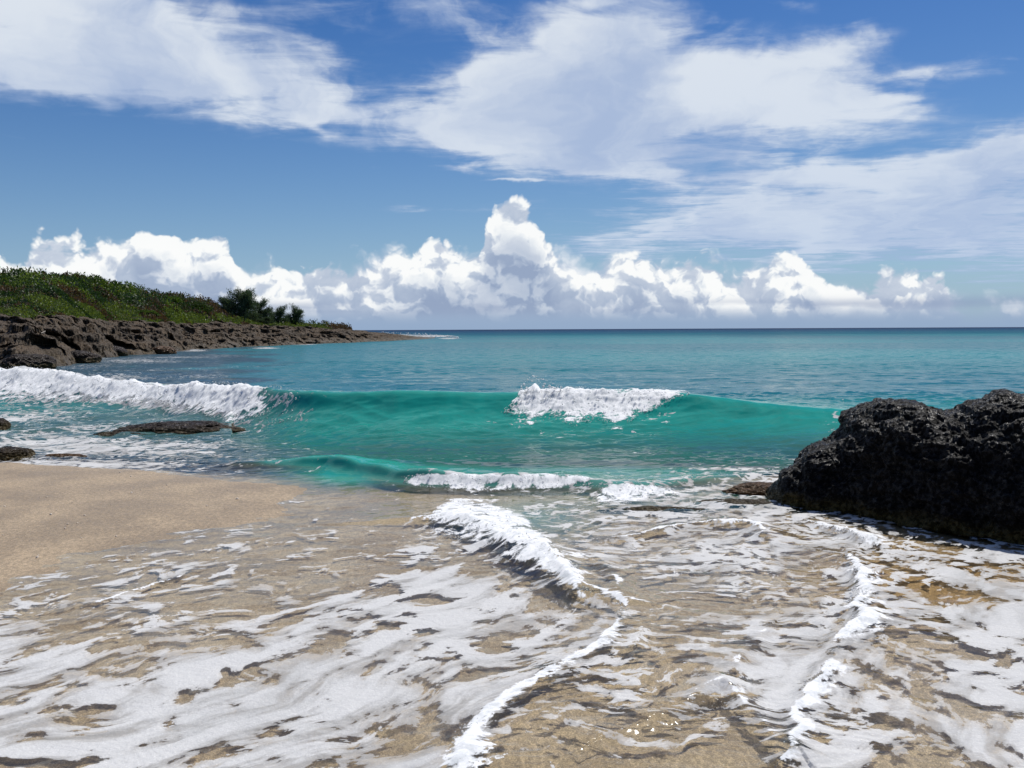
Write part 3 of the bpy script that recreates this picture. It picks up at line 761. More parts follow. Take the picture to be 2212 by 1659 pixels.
# ================================================================== headland on the left: karst shelf, scrub, trees
SHORE = [(-2600,900),(-1500,860),(-700,820),(-300,806),(0,796),(60,798),(130,790),(190,778),(260,768),(330,765),(400,757),(480,752),(560,748),(700,742),(780,739),(850,736),(915,732.5),(940,730.5)]
ROCKTOP = [(-2600,640),(-1500,655),(-700,668),(0,686),(60,688),(130,692),(200,694),(300,697),(400,700),(500,700),(580,703),(660,706),(720,711),(780,716),(850,722),(915,729),(940,730.5)]
SCRUB = [(-2600,560),(-1500,575),(-700,585),(-200,590),(0,611),(100,614),(200,620),(260,629),(320,640),(380,650),(430,657),(480,672),(530,690),(600,700),(665,706),(720,712),(780,719),(940,731)]
def headland():
    # columns by bearing, rows by distance beyond the waterline
    pxs = np.concatenate([np.linspace(-2600, -250, 160)[:-1], np.linspace(-250, 700, 800)[:-1], np.linspace(700, 940, 240)])
    def vv(tab): return smooth_itp(pxs, tab)
    sy = itp(pxs, SHORE); ry = vv(ROCKTOP); ky = vv(SCRUB)
    D = np.array([pdir(a, b) for a, b in zip(pxs, sy)]); t0 = -CAM_H/D[:, 2]
    dirn = D[:, :2]/np.hypot(D[:, 0], D[:, 1])[:, None]
    r0 = t0*np.hypot(D[:, 0], D[:, 1])
    def slope(yy):
        d = np.array([pdir(a, b) for a, b in zip(pxs, yy)]); return d[:, 2]/np.hypot(d[:, 0], d[:, 1])
    sr, sk = slope(ry), slope(ky)
    w1 = np.interp(pxs, [-2600, 0, 500, 700, 940], [10, 13, 16, 12, 3])     # width of the rock shelf
    w2 = np.interp(pxs, [-2600, 0, 300, 500, 700, 940], [30, 34, 30, 16, 6, 3])
    r1 = r0 + w1; r2 = r1 + w2
    zt = np.maximum(CAM_H + sr*r1, 0.12); zk = np.maximum(CAM_H + sk*r2, zt + 0.05)
    v = np.concatenate([np.linspace(-0.35, 1.0, 230)[:-1], np.linspace(1, 2, 90)[:-1], np.linspace(2, 4, 30)])
    Vv, I = np.meshgrid(v, np.arange(len(pxs)), indexing='ij')
    rr = np.where(Vv <= 1, r0[I] + Vv*w1[I], np.where(Vv <= 2, r1[I] + (Vv - 1)*w2[I], r2[I] + (Vv - 2)*40))
    Xh = dirn[I, 0]*rr; Yh = dirn[I, 1]*rr
    big = fbm2(Xh/6.0, Yh/6.0, 4, 0.55, seed=400); med = fbm2(Xh/1.6, Yh/1.6, 5, 0.6, seed=410)
    amp = np.clip(zt/2.2, 0.05, 1)[I]
    # terraced face: each ledge begins where the bent distance passes a threshold
    q = Vv + 0.42*big + 0.22*med
    sc_ = 0.55*amp
    stair = 0.16*sstep(q, -0.06, 0.0) + 0.20*sstep(q, 0.10, 0.14) + 0.22*sstep(q, 0.30, 0.35) + 0.24*sstep(q, 0.50, 0.56) + 0.18*sstep(q, 0.74, 0.86)
    rock = zt[I]*(0.5*stair + 0.5*np.clip(q*1.05, -.1, 1.05)**0.8*(q > 0) if False else 0.5*stair + 0.5*np.clip(q, 0, 1.05)**0.75)*(1 + 0.10*big) + amp*(0.20*fbm2(Xh/2.6, Yh/2.6, 6, 0.62, seed=420, ridged=True) + 0.16*fbm2(Xh*1.6, Yh*1.6, 4, 0.65, seed=430))*sstep(Vv, -0.1, 0.2)
    rock = rock - 0.5*sstep(-Vv, 0.02, 0.30)
    u2 = np.clip(Vv - 1, 0, 1)
    lumpy = 0.9*fbm2(Xh/4.5, Yh/4.5, 4, 0.55, seed=440)
    hill = zt[I] + (zk - zt)[I]*(1 - (1 - u2)**1.7) + lumpy*np.sin(np.pi*np.clip(u2, 0, 1))*np.clip((zk - zt)[I]/1.5, 0, 1)
    hill = np.where(Vv > 2, zk[I] - (Vv - 2)*1.2 + lumpy*0.4, hill)
    bl = sstep(Vv, 0.92, 1.06)
    Zh = rock*(1 - bl) + hill*bl
    # horizontal pull gives undercut ledges
    pull = 0.9*amp*fbm3(Xh/1.5, Yh/1.5, Zh/0.7, 4, 0.6, 450)*(1 - bl)
    cave = sstep(fbm2(Xh/5.0, Yh/5.0, 3, 0.5, seed=455), 0.05, 0.35)*np.exp(-((Zh - 0.42*zt[I])/(0.22*zt[I]))**2)
    pull = pull + 2.4*amp*cave*(1 - bl)
    pull = pull + amp*(0.75*fbm3(Xh*0.55, Yh*0.55, Zh*1.1, 3, 0.5, 460, ridged=True) + 0.30*fbm3(Xh*1.6, Yh*1.6, Zh*2.4, 3, 0.6, 465, ridged=True))*(1 - bl)
    Xo = Xh + dirn[I, 0]*pull; Yo = Yh + dirn[I, 1]*pull
    veg = sstep(Vv + 0.10*med + 0.10*big, 0.90, 1.02)
    V = np.stack([Xo, Yo, Zh], -1).reshape(-1, 3)
    return V, grid_faces(len(v), len(pxs)), dict(veg=veg.ravel()), (Xo, Yo, Zh, Vv, veg, np.broadcast_to(zt[I], Zh.shape), pxs)

def rock_colour(q, p, tone=1.0, scale=1.0):
    n = q.noise(p, 0.55*scale, 6, 0.6, 0.3, '3D'); n2 = q.noise(p, 3.2*scale, 6, 0.68, 0.4, '3D'); n3 = q.noise(p, 14.0*scale, 4, 0.7, 0, '3D')
    c = q.mix(q.ss(n, 0.36, 0.62), (0.110*tone, 0.080*tone, 0.050*tone), (0.200*tone, 0.132*tone, 0.070*tone))
    c = q.mix(q.ss(n2, 0.45, 0.66)*0.75, c, (0.25*tone, 0.205*tone, 0.155*tone))
    c = q.mix(q.ss(n2, 0.46, 0.30)*0.8, c, (0.030*tone, 0.025*tone, 0.022*tone))
    return c, n, n2, n3

def headland_material():
    m, q, out = material('karst_rock')
    p = pos(q); x, y, z = q.sep(p)
    c, n, n2, n3 = rock_colour(q, p, 0.62)
    wet = q.ss(z + (n - 0.5)*1.2, 0.75, 0.05)                       # algae and splash zone low down
    c = q.mix(wet*0.75, c, q.mix(q.ss(n2, 0.4, 0.6), (0.050, 0.036, 0.016), (0.125, 0.085, 0.030)))
    pit = q.voro(p, 3.4, 2, 0.6, '3D', 'F1')
    c = q.mix(q.ss(pit, 0.22, 0.06)*0.8, c, (0.015, 0.013, 0.012))
    soil = q.mix(q.noise(p, 1.2, 4, 0.6, 0, '3D'), (0.035, 0.045, 0.015), (0.085, 0.060, 0.035))
    c = q.mix(q.attr('veg'), c, soil)
    principled(q, out, Base_Color=c, Roughness=q.ss(wet, 0, 1, 0.9, 0.55), Normal=bump(q, n2*1.0 + n3*0.5 + pit*0.6, 1.0, 0.25))
    return m
V, F, at, HL = headland()
tag(link('headland', mesh_from('headland', V, F, headland_material(), True, at)), kind='structure')

# ------------------------------------------------------------------ leaves: many small blades in one mesh
def blades(P, D, L, Wd, N2, cols, name, mat, tri=False):
    """P base points, D unit directions, L lengths, Wd widths, N2 unit side vectors"""
    S = np.cross(D, N2); S /= np.linalg.norm(S, axis=1)[:, None] + 1e-9
    a = P - S*(Wd*0.25)[:, None]; b = P + S*(Wd*0.25)[:, None]
    mid = P + D*(L*0.55)[:, None]
    c = mid + S*(Wd*0.5)[:, None]; e = mid - S*(Wd*0.5)[:, None]; tip = P + D*L[:, None]
    n = len(P)
    V = np.stack([a, b, c, tip, e], 1).reshape(-1, 3)
    i = np.arange(n)[:, None]*5
    F = np.concatenate([i + np.array([[0, 1, 2, 4]]), i + np.array([[4, 2, 3, 3]])], 0)
    F1 = (i + np.array([[0, 1, 2]])); F2 = (i + np.array([[0, 2, 4]])); F3 = (i + np.array([[4, 2, 3]]))
    return mesh_from(name, V, np.concatenate([F1, F2, F3]), mat, False, dict(tint=np.repeat(cols, 5, 0)), loops=3)
def leaf_material(name, rough=0.5, trans=0.35):
    m, q, out = material(name)
    c = q.attr('tint', True)
    p = pos(q); n = q.noise(p, 4.0, 3, 0.6, 0, '3D')
    c = q.vm('SCALE', c, q.ss(n, 0.3, 0.7, 0.75, 1.25))
    b = principled(q, None, Base_Color=c, Roughness=rough)
    b.inputs['Specular IOR Level'].default_value = 0.3
    t = q.new('ShaderNodeBsdfTranslucent'); q.put(t.inputs[0], q.vm('MULTIPLY', c, (1.3, 1.25, 0.6)))
    mx = q.new('ShaderNodeMixShader'); mx.inputs[0].default_value = trans
    q.L.new(b.outputs[0], mx.inputs[1]); q.L.new(t.outputs[0], mx.inputs[2]); q.L.new(mx.outputs[0], out.inputs[0])
    return m
LEAF = leaf_material('scrub_leaf')
def unit(a): return a/(np.linalg.norm(a, axis=-1, keepdims=True) + 1e-9)

def scrub():
    Xo, Yo, Zh, Vv, veg, zt, pxs = HL
    nr, nc = Xo.shape
    # choose grid cells weighted by area on the green part
    ii, jj = np.meshgrid(np.arange(nr - 1), np.arange(nc - 1), indexing='ij')
    area = np.hypot(Xo[1:, :-1] - Xo[:-1, :-1], Yo[1:, :-1] - Yo[:-1, :-1])*np.hypot(Xo[:-1, 1:] - Xo[:-1, :-1], Yo[:-1, 1:] - Yo[:-1, :-1])
    w = area*(veg[:-1, :-1] > 0.35)*(Vv[:-1, :-1] < 2.5)*np.where(pxs[:-1][None] < -350, 0.25, 1)
    dist = np.hypot(Xo, Yo)[:-1, :-1]; w = w*np.clip(60/dist, 0.4, 2)**1.3
    w = w*(pxs[:-1][None] < 760)
    n = 270000
    k = rng.choice(w.size, n, p=(w/w.sum()).ravel()); i = k//(nc - 1); j = k % (nc - 1)
    fu, fv = rng.random(n), rng.random(n)
    def bl(A): return (A[i, j]*(1-fu) + A[i, j+1]*fu)*(1-fv) + (A[i+1, j]*(1-fu) + A[i+1, j+1]*fu)*fv
    x, y, z, vv = bl(Xo), bl(Yo), bl(Zh), bl(Vv)
    # bushy height field: rounded domes with gaps
    b1 = np.clip(1 - np.abs(fbm2(x/1.9, y/1.9, 3, 0.5, seed=500))*2.6, 0, 1); b2 = fbm2(x/5, y/5, 3, 0.5, seed=510)
    hgt = (0.15 + 0.95*b1*np.clip(0.55 + 1.8*b2, 0, 1.2))*np.clip((vv - 0.95)*2.6, 0.12, 1)*np.clip(bl(np.array(zt))/1.7, .35, 1)
    top = rng.random(n)**0.45
    P = np.stack([x, y, z + hgt*top - 0.03], 1)
    D = unit(rng.normal(size=(n, 3)) + np.array([0, 0, 0.8])); N2 = unit(rng.normal(size=(n, 3)))
    L = rng.uniform(0.07, 0.18, n)*np.clip(dist[i, j]/60, 0.8, 1.6)
    kind = 1.5*fbm2(x/6.5, y/6.5, 4, 0.6, seed=520) + 0.15*rng.normal(size=n)
    green = np.array([.065, .110, .022]); lime = np.array([.120, .185, .030]); dark = np.array([.025, .055, .016]); brown = np.array([.080, .052, .034]); grass = np.array([.115, .165, .035])
    c = np.where((kind > 0.10)[:, None], green, dark); c = np.where((kind > 0.26)[:, None], lime, c)
    br = 1.4*fbm2(x/7 + 40, y/8, 4, 0.6, seed=530) + 0.12*rng.normal(size=n)
    lowhalf = np.clip(1.9 - vv, 0, 1)
    c = np.where((br > 0.24 - 0.22*lowhalf)[:, None], brown, c)
    edge = (vv < 1.22) & (fbm2(x/6, y/6, 3, seed=540) > -0.12)
    c = np.where(edge[:, None], grass*rng.uniform(.7, 1.1, n)[:, None], c)
    c = c*rng.uniform(0.7, 1.35, n)[:, None]
    return blades(P, D, L, L*0.5, N2, c, 'undergrowth', LEAF)
tag(link('undergrowth', scrub()), kind='stuff')

def land_height(X, Y):
    Xo, Yo, Zh = HL[0], HL[1], HL[2]
    k = np.argmin((Xo - X)**2 + (Yo - Y)**2); return float(Zh.ravel()[k])

def bark_material():
    m, q, out = material('bark')
    p = pos(q); n = q.noise(p, 9, 5, 0.65, 0.3, '3D')
    principled(q, out, Base_Color=q.mix(n, (0.05, 0.04, 0.032), (0.16, 0.13, 0.10)), Roughness=0.9, Normal=bump(q, n, 0.7, 0.05))
    return m
BARK = bark_material()
def tubes(segs, name, mat, sides=7):
    """segs: list of polylines [(x,y,z,r),...] joined in one mesh"""
    Vs, Fs, base = [], [], 0
    for s in segs:
        s = np.array(s, float); k = len(s)
        d = np.gradient(s[:, :3], axis=0); d = unit(d)
        up = np.where(np.abs(d[:, 2:]) > 0.9, np.array([[1., 0, 0]]), np.array([[0, 0, 1.]]))
        a = unit(np.cross(d, up)); b = np.cross(d, a)
        th = np.linspace(0, 2*np.pi, sides + 1)[:-1]
        ring = s[:, None, :3] + s[:, None, 3:]*(np.cos(th)[None, :, None]*a[:, None] + np.sin(th)[None, :, None]*b[:, None])
        Vs.append(ring.reshape(-1, 3)); Fs.append(grid_faces(k, sides, True) + base); base += k*sides
    return mesh_from(name, np.concatenate(Vs), np.concatenate(Fs), mat)

NEEDLE = leaf_material('needle_spray', 0.6, 0.2)
def casuarina(name, loc, H, Wd, label, cat, seed, lean=0.3, nbr=26, col=(.060, .094, .050), dens=1.0, group=None):
    """wind-combed shore tree: short trunk, rising limbs, drooping fine sprays"""
    r = np.random.default_rng(seed)
    root = empty(name, loc, label, cat, group)
    trunk = [(0, 0, -0.3, 0.09*H/3), (0.04*H, 0, 0.16*H, 0.07*H/3), (lean*0.22*H, 0.02, 0.42*H, 0.045*H/3), (lean*0.5*H, 0, 0.75*H, 0.015)]
    segs = [trunk]; P, D = [], []
    for k in range(nbr):
        t = r.uniform(0.04, 1); q = t*3; i = min(int(q), 2); f = q - i
        a = np.array(trunk[i][:3])*(1-f) + np.array(trunk[i+1][:3])*f
        ang = r.uniform(0, 2*np.pi); out = Wd*0.5*r.uniform(0.55, 1.0)*(1.05 - 0.55*t)
        rise = H*r.uniform(0.10, 0.34)*(1 if t > .3 else .8)
        e = a + np.array([math.cos(ang)*out + lean*0.25*H, math.sin(ang)*out*0.8, rise])
        if e[2] > H: e[2] = H*r.uniform(.9, 1.0)
        mid = (a + e)/2 + np.array([0, 0, -0.05*H])
        segs.append([(*a, 0.03*H/3), (*mid, 0.018*H/3), (*e, 0.006)])
        ns = int(70*dens)
        for s in range(ns):
            u = r.uniform(0.22, 1.05); b0 = (a*(1-u)**2 + 2*mid*u*(1-u) + e*u*u) if u <= 1 else e
            jit = r.normal(size=3)*0.055*H*np.array([1, 1, .8])
            nn = 7
            dd = unit(np.array([math.cos(ang)*.6 + lean*1.3, math.sin(ang)*.5, 0.75])[None] + r.normal(size=(nn, 3))*0.65)
            P.append(np.repeat((b0 + jit)[None], nn, 0) + r.normal(size=(nn, 3))*0.03*H); D.append(dd)
    P = np.concatenate(P); D = np.concatenate(D); n = len(P)
    L = r.uniform(0.09, 0.20, n)*max(H, 1.6)/3; N2 = unit(r.normal(size=(n, 3)))
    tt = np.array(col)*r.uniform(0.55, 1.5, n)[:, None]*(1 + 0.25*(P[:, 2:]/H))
    link('trunk', tubes(segs, 'trunk', BARK), root)
    link('crown', blades(P, D, L, L*0.26, N2, tt, 'crown', NEEDLE), root)
    return root
def stand(px, pybase, r_extra, top_py):
    """stand a plant on the headland behind the photographed spot and give the height that reaches top_py"""
    Xo, Yo, Zh, Vv, veg, zt, pxs = HL
    j = int(np.argmin(np.abs(pxs - px))); col = slice(None)
    rr = np.hypot(Xo[:, j], Yo[:, j]); i = int(np.argmin(np.abs(Vv[:, 0] - r_extra)))
    p = (float(Xo[i, j]), float(Yo[i, j]), float(Zh[i, j]))
    d = pdir(px, top_py); t = p[1]/d.y
    return p, CAM_H + d.z*t - p[2]
TREES = [ # px centre, bearing row, top py, width px, lean, label
 (512, 1.42, 624, 66, .35, 'grey green shore tree, largest and highest of the clump where the scrub ends'),
 (556, 1.40, 646, 44, .42, 'shore tree of middle height directly beside the tallest tree of the clump'),
 (486, 1.50, 643, 30, .05, 'small feathery tree on the inland edge of the clump, half behind scrub'),
 (592, 1.45, 661, 40, .5, 'low wind bent shore tree in the middle of the seaward row'),
 (627, 1.50, 659, 34, .6, 'wind combed shore tree with leaning sprays, outermost of the clump above the rocks'),
 (573, 1.10, 684, 40, .3, 'low dark rounded shore bush filling the foot of the clump'),
]
for k, (px, vrow, top, wpx, lean, lab) in enumerate(TREES):
    p, H = stand(px, 0, vrow, top)
    casuarina('shore_tree', p, max(H, .8), wpx*p[1]/FPX*1.5, lab, 'tree', 50 + k, lean, 46 if k == 0 else 32, dens=1.15 if k == 0 else .9)

def bush(loc, H, Wd, label, seed, col):
    r = np.random.default_rng(seed); root = empty('round_bush', loc, label, 'bush')
    segs = []
    for k in range(9):
        a = r.uniform(0, 6.28); e = np.array([math.cos(a)*Wd*.33, math.sin(a)*Wd*.33, H*r.uniform(.5, .8)])
        segs.append([(0, 0, -.1, .03), (*(e*.5 + np.array([0, 0, .08])), .018), (*e, .006)])
    link('stem', tubes(segs, 'stem', BARK, 5), root)
    n = 5200; d = unit(r.normal(size=(n, 3))); d[:, 2] = np.abs(d[:, 2])
    lob = 0.72 + 0.35*pn3(d[:, 0]*2.2 + seed, d[:, 1]*2.2, d[:, 2]*2.2, seed)
    rad = r.random(n)**0.35*lob
    P = d*rad[:, None]*np.array([Wd*.55, Wd*.5, H*1.05])
    L = r.uniform(.08, .17, n); tt = np.array(col)*r.uniform(.6, 1.45, n)[:, None]
    link('foliage', blades(P, unit(d + r.normal(size=(n, 3))*.7), L, L*.55, unit(r.normal(size=(n, 3))), tt, 'foliage', LEAF), root)
for k, (px, vrow, top, wpx, lab, col) in enumerate([
    (428, 1.35, 648, 74, 'broad dark green bush right before the tall shore tree', (.035, .062, .016)),
    (372, 1.62, 637, 52, 'bright green bush breaking the skyline before the slope drops to the trees', (.075, .135, .025)),
    (318, 1.14, 672, 58, 'low vivid green bush at the top edge of the brown rocks', (.075, .125, .030)),
    (205, 1.72, 607, 40, 'dark green bush on the hill skyline near the left side', (.035, .065, .018)),
    (118, 1.70, 599, 34, 'yellowish green bush on the crest of the hill, farthest from the trees', (.090, .120, .025))]):
    p, H = stand(px, 0, vrow, top)
    bush(p, float(np.clip(H, .45, 1.6)), wpx*p[1]/FPX, lab, 80 + k, col)

# ================================================================== rocks
def black_rock_material(name='black_wet_rock', tone=1.0, brown=0.0):
    m, q, out = material(name)
    tc = q.new('ShaderNodeTexCoord'); p = X(q, tc.outputs['Object'])
    n = q.noise(p, 5.0, 6, 0.65, 0.2, '3D'); n2 = q.noise(p, 22.0, 5, 0.7, 0.2, '3D'); n3 = q.noise(p, 2.0, 4, 0.6, 0, '3D')
    c = q.mix(q.ss(n2, 0.40, 0.68), (0.0015*tone, 0.0015*tone, 0.002*tone), (0.012*tone, 0.012*tone, 0.013*tone))
    c = q.mix(q.ss(n3, 0.48, 0.66)*0.5, c, (0.012*tone, 0.009*tone, 0.006*tone))
    x, y, z = q.sep(p)
    low = q.ss(z + (n - 0.5)*0.2, 0.16, 0.02)
    c = q.mix(low*0.65, c, q.mix(q.ss(n2, .4, .6), (0.035, 0.028, 0.008), (0.15, 0.115, 0.03)))
    if brown: c = q.mix(brown, c, q.mix(q.ss(n2, .38, .62), (0.045, 0.022, 0.010), (0.17, 0.085, 0.03)))
    principled(q, out, Base_Color=c, Roughness=q.ss(n2, 0.42, 0.66, 0.55, 0.16), Specular_IOR_Level=q.ss(n2, 0.45, 0.66, 0.12, 0.7), IOR=1.45, Normal=bump(q, n2 + n*0.6, 1.0, 0.05))
    return m
BLACK = black_rock_material()
SIL = [(1655,1072),(1663,1060),(1672,1046),(1687,1034),(1697,1018),(1705,1016),(1720,1008),(1738,999),(1752,986),(1768,974),(1790,970),(1806,963),(1818,954),(1831,938),(1840,916),(1850,900),(1868,889),(1888,881),(1912,874),(1948,872),(1975,875),(2001,882),(2030,896),(2079,896),(2106,878),(2130,871),(2155,860),(2177,853),(2204,862),(2280,850),(2380,842),(2500,858),(2600,900),(2680,960),(2740,1040),(2760,1100)]
FOOT = [(1655,1074),(1690,1090),(1760,1100),(1820,1106),(1900,1125),(2000,1147),(2100,1163),(2212,1178),(2400,1195),(2600,1190),(2760,1150)]
def boulder():
    pxs = np.concatenate([np.linspace(1655, 2260, 620)[:-1], np.linspace(2260, 2760, 200)])
    n = len(pxs); fy = itp(pxs, FOOT); sy = smooth_itp(pxs, SIL)
    d = np.array([pdir(a, b) for a, b in zip(pxs, fy)]); Yb = d[:, 1]*(-CAM_H/d[:, 2])
    depth = 0.15 + 0.95*sstep(pxs, 1655, 1900)
    Yr = Yb + depth*0.62
    d2 = np.array([pdir(a, b) for a, b in zip(pxs, sy)]); H = CAM_H + d2[:, 2]/d2[:, 1]*Yr
    H = np.maximum(H, 0.02)*sstep(-pxs, -2765, -2690)**0.5
    # cross section: parameter 0..1 from front foot over the top to the back foot
    sec = np.array([(0.0,-.16,.03),(.04,.02,-.01),(.16,.28,-.05),(.28,.50,.06),(.40,.72,.22),(.50,.90,.45),(.58,1.0,.62),(.66,.97,.80),(.76,.80,1.05),(.88,.45,1.35),(1.0,-.16,1.6)])
    v = np.linspace(0, 1, 360)
    hz = smooth_itp(v, sec[:, [0, 1]]); dy = smooth_itp(v, sec[:, [0, 2]])
    XR = (d2[:, 0]/d2[:, 1])
    I, K = np.meshgrid(np.arange(n), np.arange(len(v)))
    Yv = Yb[I] + dy[K]*depth[I]
    Zv = hz[K]*H[I]; Zv = np.where(hz[K] < 0, hz[K]*0.9, Zv)
    Xv = XR[I]*Yb[I] + (Yv - Yb[I])*XR[I]*0.5 + 0*Yv
    # keep the photographed bearing at the skyline
    Xv = XR[I]*(Yb[I] + (Yr - Yb)[I]) + (dy[K]*depth[I] - (Yr - Yb)[I])*0.15
    P = np.stack([Xv, Yv, Zv], -1)
    du = np.gradient(P, axis=1); dv = np.gradient(P, axis=0); N = unit(np.cross(du, dv))
    x, y, z = Xv, Yv, Zv
    wx = x + .12*pn3(x*2, y*2, z*2, 31); wz = z + .12*pn3(x*2, y*2, z*2 + 9, 32)
    big = fbm3(wx*1.9, y*1.9, wz*2.4, 3, .5, 600)
    rid = fbm3(wx*3.7, y*3.7, wz*4.6, 4, .58, 610, ridged=True)
    fine = fbm3(x*17, y*17, z*17, 3, .6, 620, ridged=True)
    kn = fbm3(x*9.5, y*9.5, z*9.5, 3, .55, 640)
    ledge = fbm3(x*1.6, y*1.6, z*7.0, 3, .5, 650, ridged=True)
    dis = 0.13*big + 0.075*rid + 0.045*ledge + 0.045*kn + 0.026*fine
    edge = sstep(pxs, 1655, 1760)[I]*0.75 + 0.25
    skyl = np.exp(-((v - .58)/.10)**2)[K]
    P = P + N*(dis*edge*(1 - 0.55*skyl))[..., None]
    return mesh_from('boulder', P.reshape(-1, 3), grid_faces(len(v), n), BLACK, True)
bo = boulder()
tag(link('boulder', bo), 'big jagged black wet boulder standing in the swash, cut by the side of the picture', 'boulder')

def lump(name, loc, size, label, cat, mat, seed, flat=1.0, sub=5, rough=.22, group=None, rz=0, freq=1.6):
    """free-standing rock: a sphere pushed about by solid noise, flat underneath"""
    bm_n = 96*2, 96
    th = np.linspace(0, 2*np.pi, bm_n[0] + 1)[:-1]; ph = np.linspace(0.02, np.pi - 0.02, bm_n[1])
    T, Pp = np.meshgrid(th, ph); d = np.stack([np.cos(T)*np.sin(Pp), np.sin(T)*np.sin(Pp), np.cos(Pp)], -1)
    x, y, z = d[..., 0]*freq + seed*3.1, d[..., 1]*freq, d[..., 2]*freq
    r = 1 + rough*1.3*fbm3(x, y, z, 3, .5, seed) + rough*.55*fbm3(x*3, y*3, z*3, 4, .6, seed + 5, ridged=True)
    P = d*r[..., None]*np.array(size)
    P[..., 2] = np.where(P[..., 2] < -size[2]*.35, -size[2]*.35 + (P[..., 2] + size[2]*.35)*.2, P[..., 2])
    o = link(name, mesh_from(name, P.reshape(-1, 3), grid_faces(bm_n[1], bm_n[0], True)[:, ::-1], mat, True)); o.location = loc; o.rotation_euler.z = rz
    return tag(o, label, cat, group)
BROWN = black_rock_material('brown_weedy_rock', 1.3, 0.8)
DARKB = black_rock_material('dark_reef_rock', .9, 0.16)
def g3(px, py, z=0.0): x, y = ground(px, py, z); return (x, y, z)
lump('reef_slab', (*ground(388, 922, .05), -0.05), (1.0, .50, .17), 'flat dark brown weedy reef slab in the foam before the breaking wave', 'rock', DARKB, 3, rz=.1)
lump('reef_slab', (*ground(505, 917, .03), -0.06), (.60, .22, .10), 'low brown reef tip, seaward end of the slab under the curling wave', 'rock', BROWN, 8, rz=-.05)
lump('reef_slab', (*ground(262, 934, .02), -0.08), (.50, .18, .11), 'thin dark reef ledge nearest the sand among foam streaks', 'rock', DARKB, 12, rz=.05)
lump('shore_rock', (*ground(-12, 912, .1), 0.0), (.20, .25, .16), 'small dark rock at the very edge of the picture in the surf', 'rock', DARKB, 5)
lump('wet_rock', (*ground(18, 985, .0), -0.02), (.30, .26, .13), 'rounded wet brown rock where surf meets the bare sand', 'rock', DARKB, 6)
lump('wet_rock', (*ground(140, 984, .0), -0.075), (.34, .16, .09), 'low reddish rock awash beside the bare sand', 'rock', BROWN, 7)
lump('rock_ledge', (*ground(1650, 1056, .03), -0.02), (.36, .22, .10), 'flat rusty brown rock ledge poking out from behind the black boulder', 'rock', BROWN, 9, rz=-.15)
lump('rock_ledge', (*ground(1600, 1085, .0), -0.06), (.45, .18, .08), 'dark purple brown rock ledge awash at the foot of the black boulder', 'rock', DARKB, 10)
lump('rock_ledge', (*ground(1420, 1100, .0), -0.055), (.55, .13, .07), 'thin dark ledge awash between the surf line and the foam', 'rock', DARKB, 14)
for k, (px, py, s, lab) in enumerate([(175, 782, .75, 'round dark boulder at the waterline, nearest of the headland boulders'), (62, 796, .9, 'low dark boulder in front of the headland at the left'),
        (245, 768, .85, 'dark boulder tucked under the headland ledge before the pale foam'), (352, 764, .7, 'small flat boulder at the foot of the headland by a foam patch'), (540, 747, .9, 'brown boulder at the foot of the headland below the trees')]):
    x, y = ground(px, py)
    lump('shore_boulder', (x, y, .12), (s*1.2, s, s*.55), lab, 'boulder', DARKB if k < 3 else BROWN, 20 + k, rz=k)

# bleached pole lying on the rocks
def pole():
    a = at_dist(45, 735, 46.5); b = at_dist(98, 716, 48.0)
    pts = [tuple(a.lerp(b, t) + Vector((0, 0, .02*math.sin(t*7)))) + (0.045 - .02*t,) for t in np.linspace(0, 1, 9)]
    m, q, out = material('bleached_wood'); p = pos(q); n = q.noise(p, 12, 4, .6, 0, '3D')
    principled(q, out, Base_Color=q.mix(n, (.36, .31, .25), (.55, .49, .41)), Roughness=.8)
    o = link('driftwood_pole', tubes([pts], 'driftwood_pole', m, 8))
    tag(o, 'long bleached driftwood pole leaning across the brown rocks', 'driftwood')
pole()

# ================================================================== white water thrown up by the waves
from mathutils.bvhtree import BVHTree
def spray_material():
    m, q, out = material('spray')
    d = q.new('ShaderNodeBsdfDiffuse'); d.inputs[0].default_value = (.93, .95, .96, 1)
    t = q.new('ShaderNodeBsdfTranslucent'); t.inputs[0].default_value = (.90, .95, .96, 1)
    gl = q.new('ShaderNodeBsdfGlossy'); gl.inputs['Roughness'].default_value = .2
    m1 = q.new('ShaderNodeMixShader'); m1.inputs[0].default_value = .04
    q.L.new(d.outputs[0], m1.inputs[1]); q.L.new(t.outputs[0], m1.inputs[2])
    m2 = q.new('ShaderNodeMixShader'); m2.inputs[0].default_value = .0
    nn = X(q, q.new('ShaderNodeNewGeometry').outputs['Normal'])
    up = q.vm('NORMALIZE', q.vm('ADD', q.vm('SCALE', nn, 0.25), (0.12, 0.10, 0.7)))
    q.put(d.inputs['Normal'], up)
    q.L.new(m1.outputs[0], m2.inputs[1]); q.L.new(gl.outputs[0], m2.inputs[2])
    tp = q.new('ShaderNodeBsdfTransparent'); m3 = q.new('ShaderNodeMixShader'); m3.inputs[0].default_value = .55
    pb = principled(q, None, Base_Color=(.90, .93, .94), Roughness=.6, Subsurface_Weight=1.0)
    pb.inputs['Subsurface Radius'].default_value = (1, 1, 1); pb.inputs['Subsurface Scale'].default_value = .04; pb.inputs['Specular IOR Level'].default_value = .1
    q.put(pb.inputs['Normal'], up)
    q.L.new(pb.outputs[0], m3.inputs[1]); q.L.new(tp.outputs[0], m3.inputs[2]); q.L.new(m3.outputs[0], out.inputs[0])
    return m
SPRAY = spray_material()
def ico(sub):
    import bmesh
    bm = bmesh.new(); bmesh.ops.create_icosphere(bm, subdivisions=sub, radius=1)
    V = np.array([v.co[:] for v in bm.verts]); F = np.array([[v.index for v in f.verts] for f in bm.faces]); bm.free()
    return V, F
ICO1, ICO2 = ico(1), ico(2)
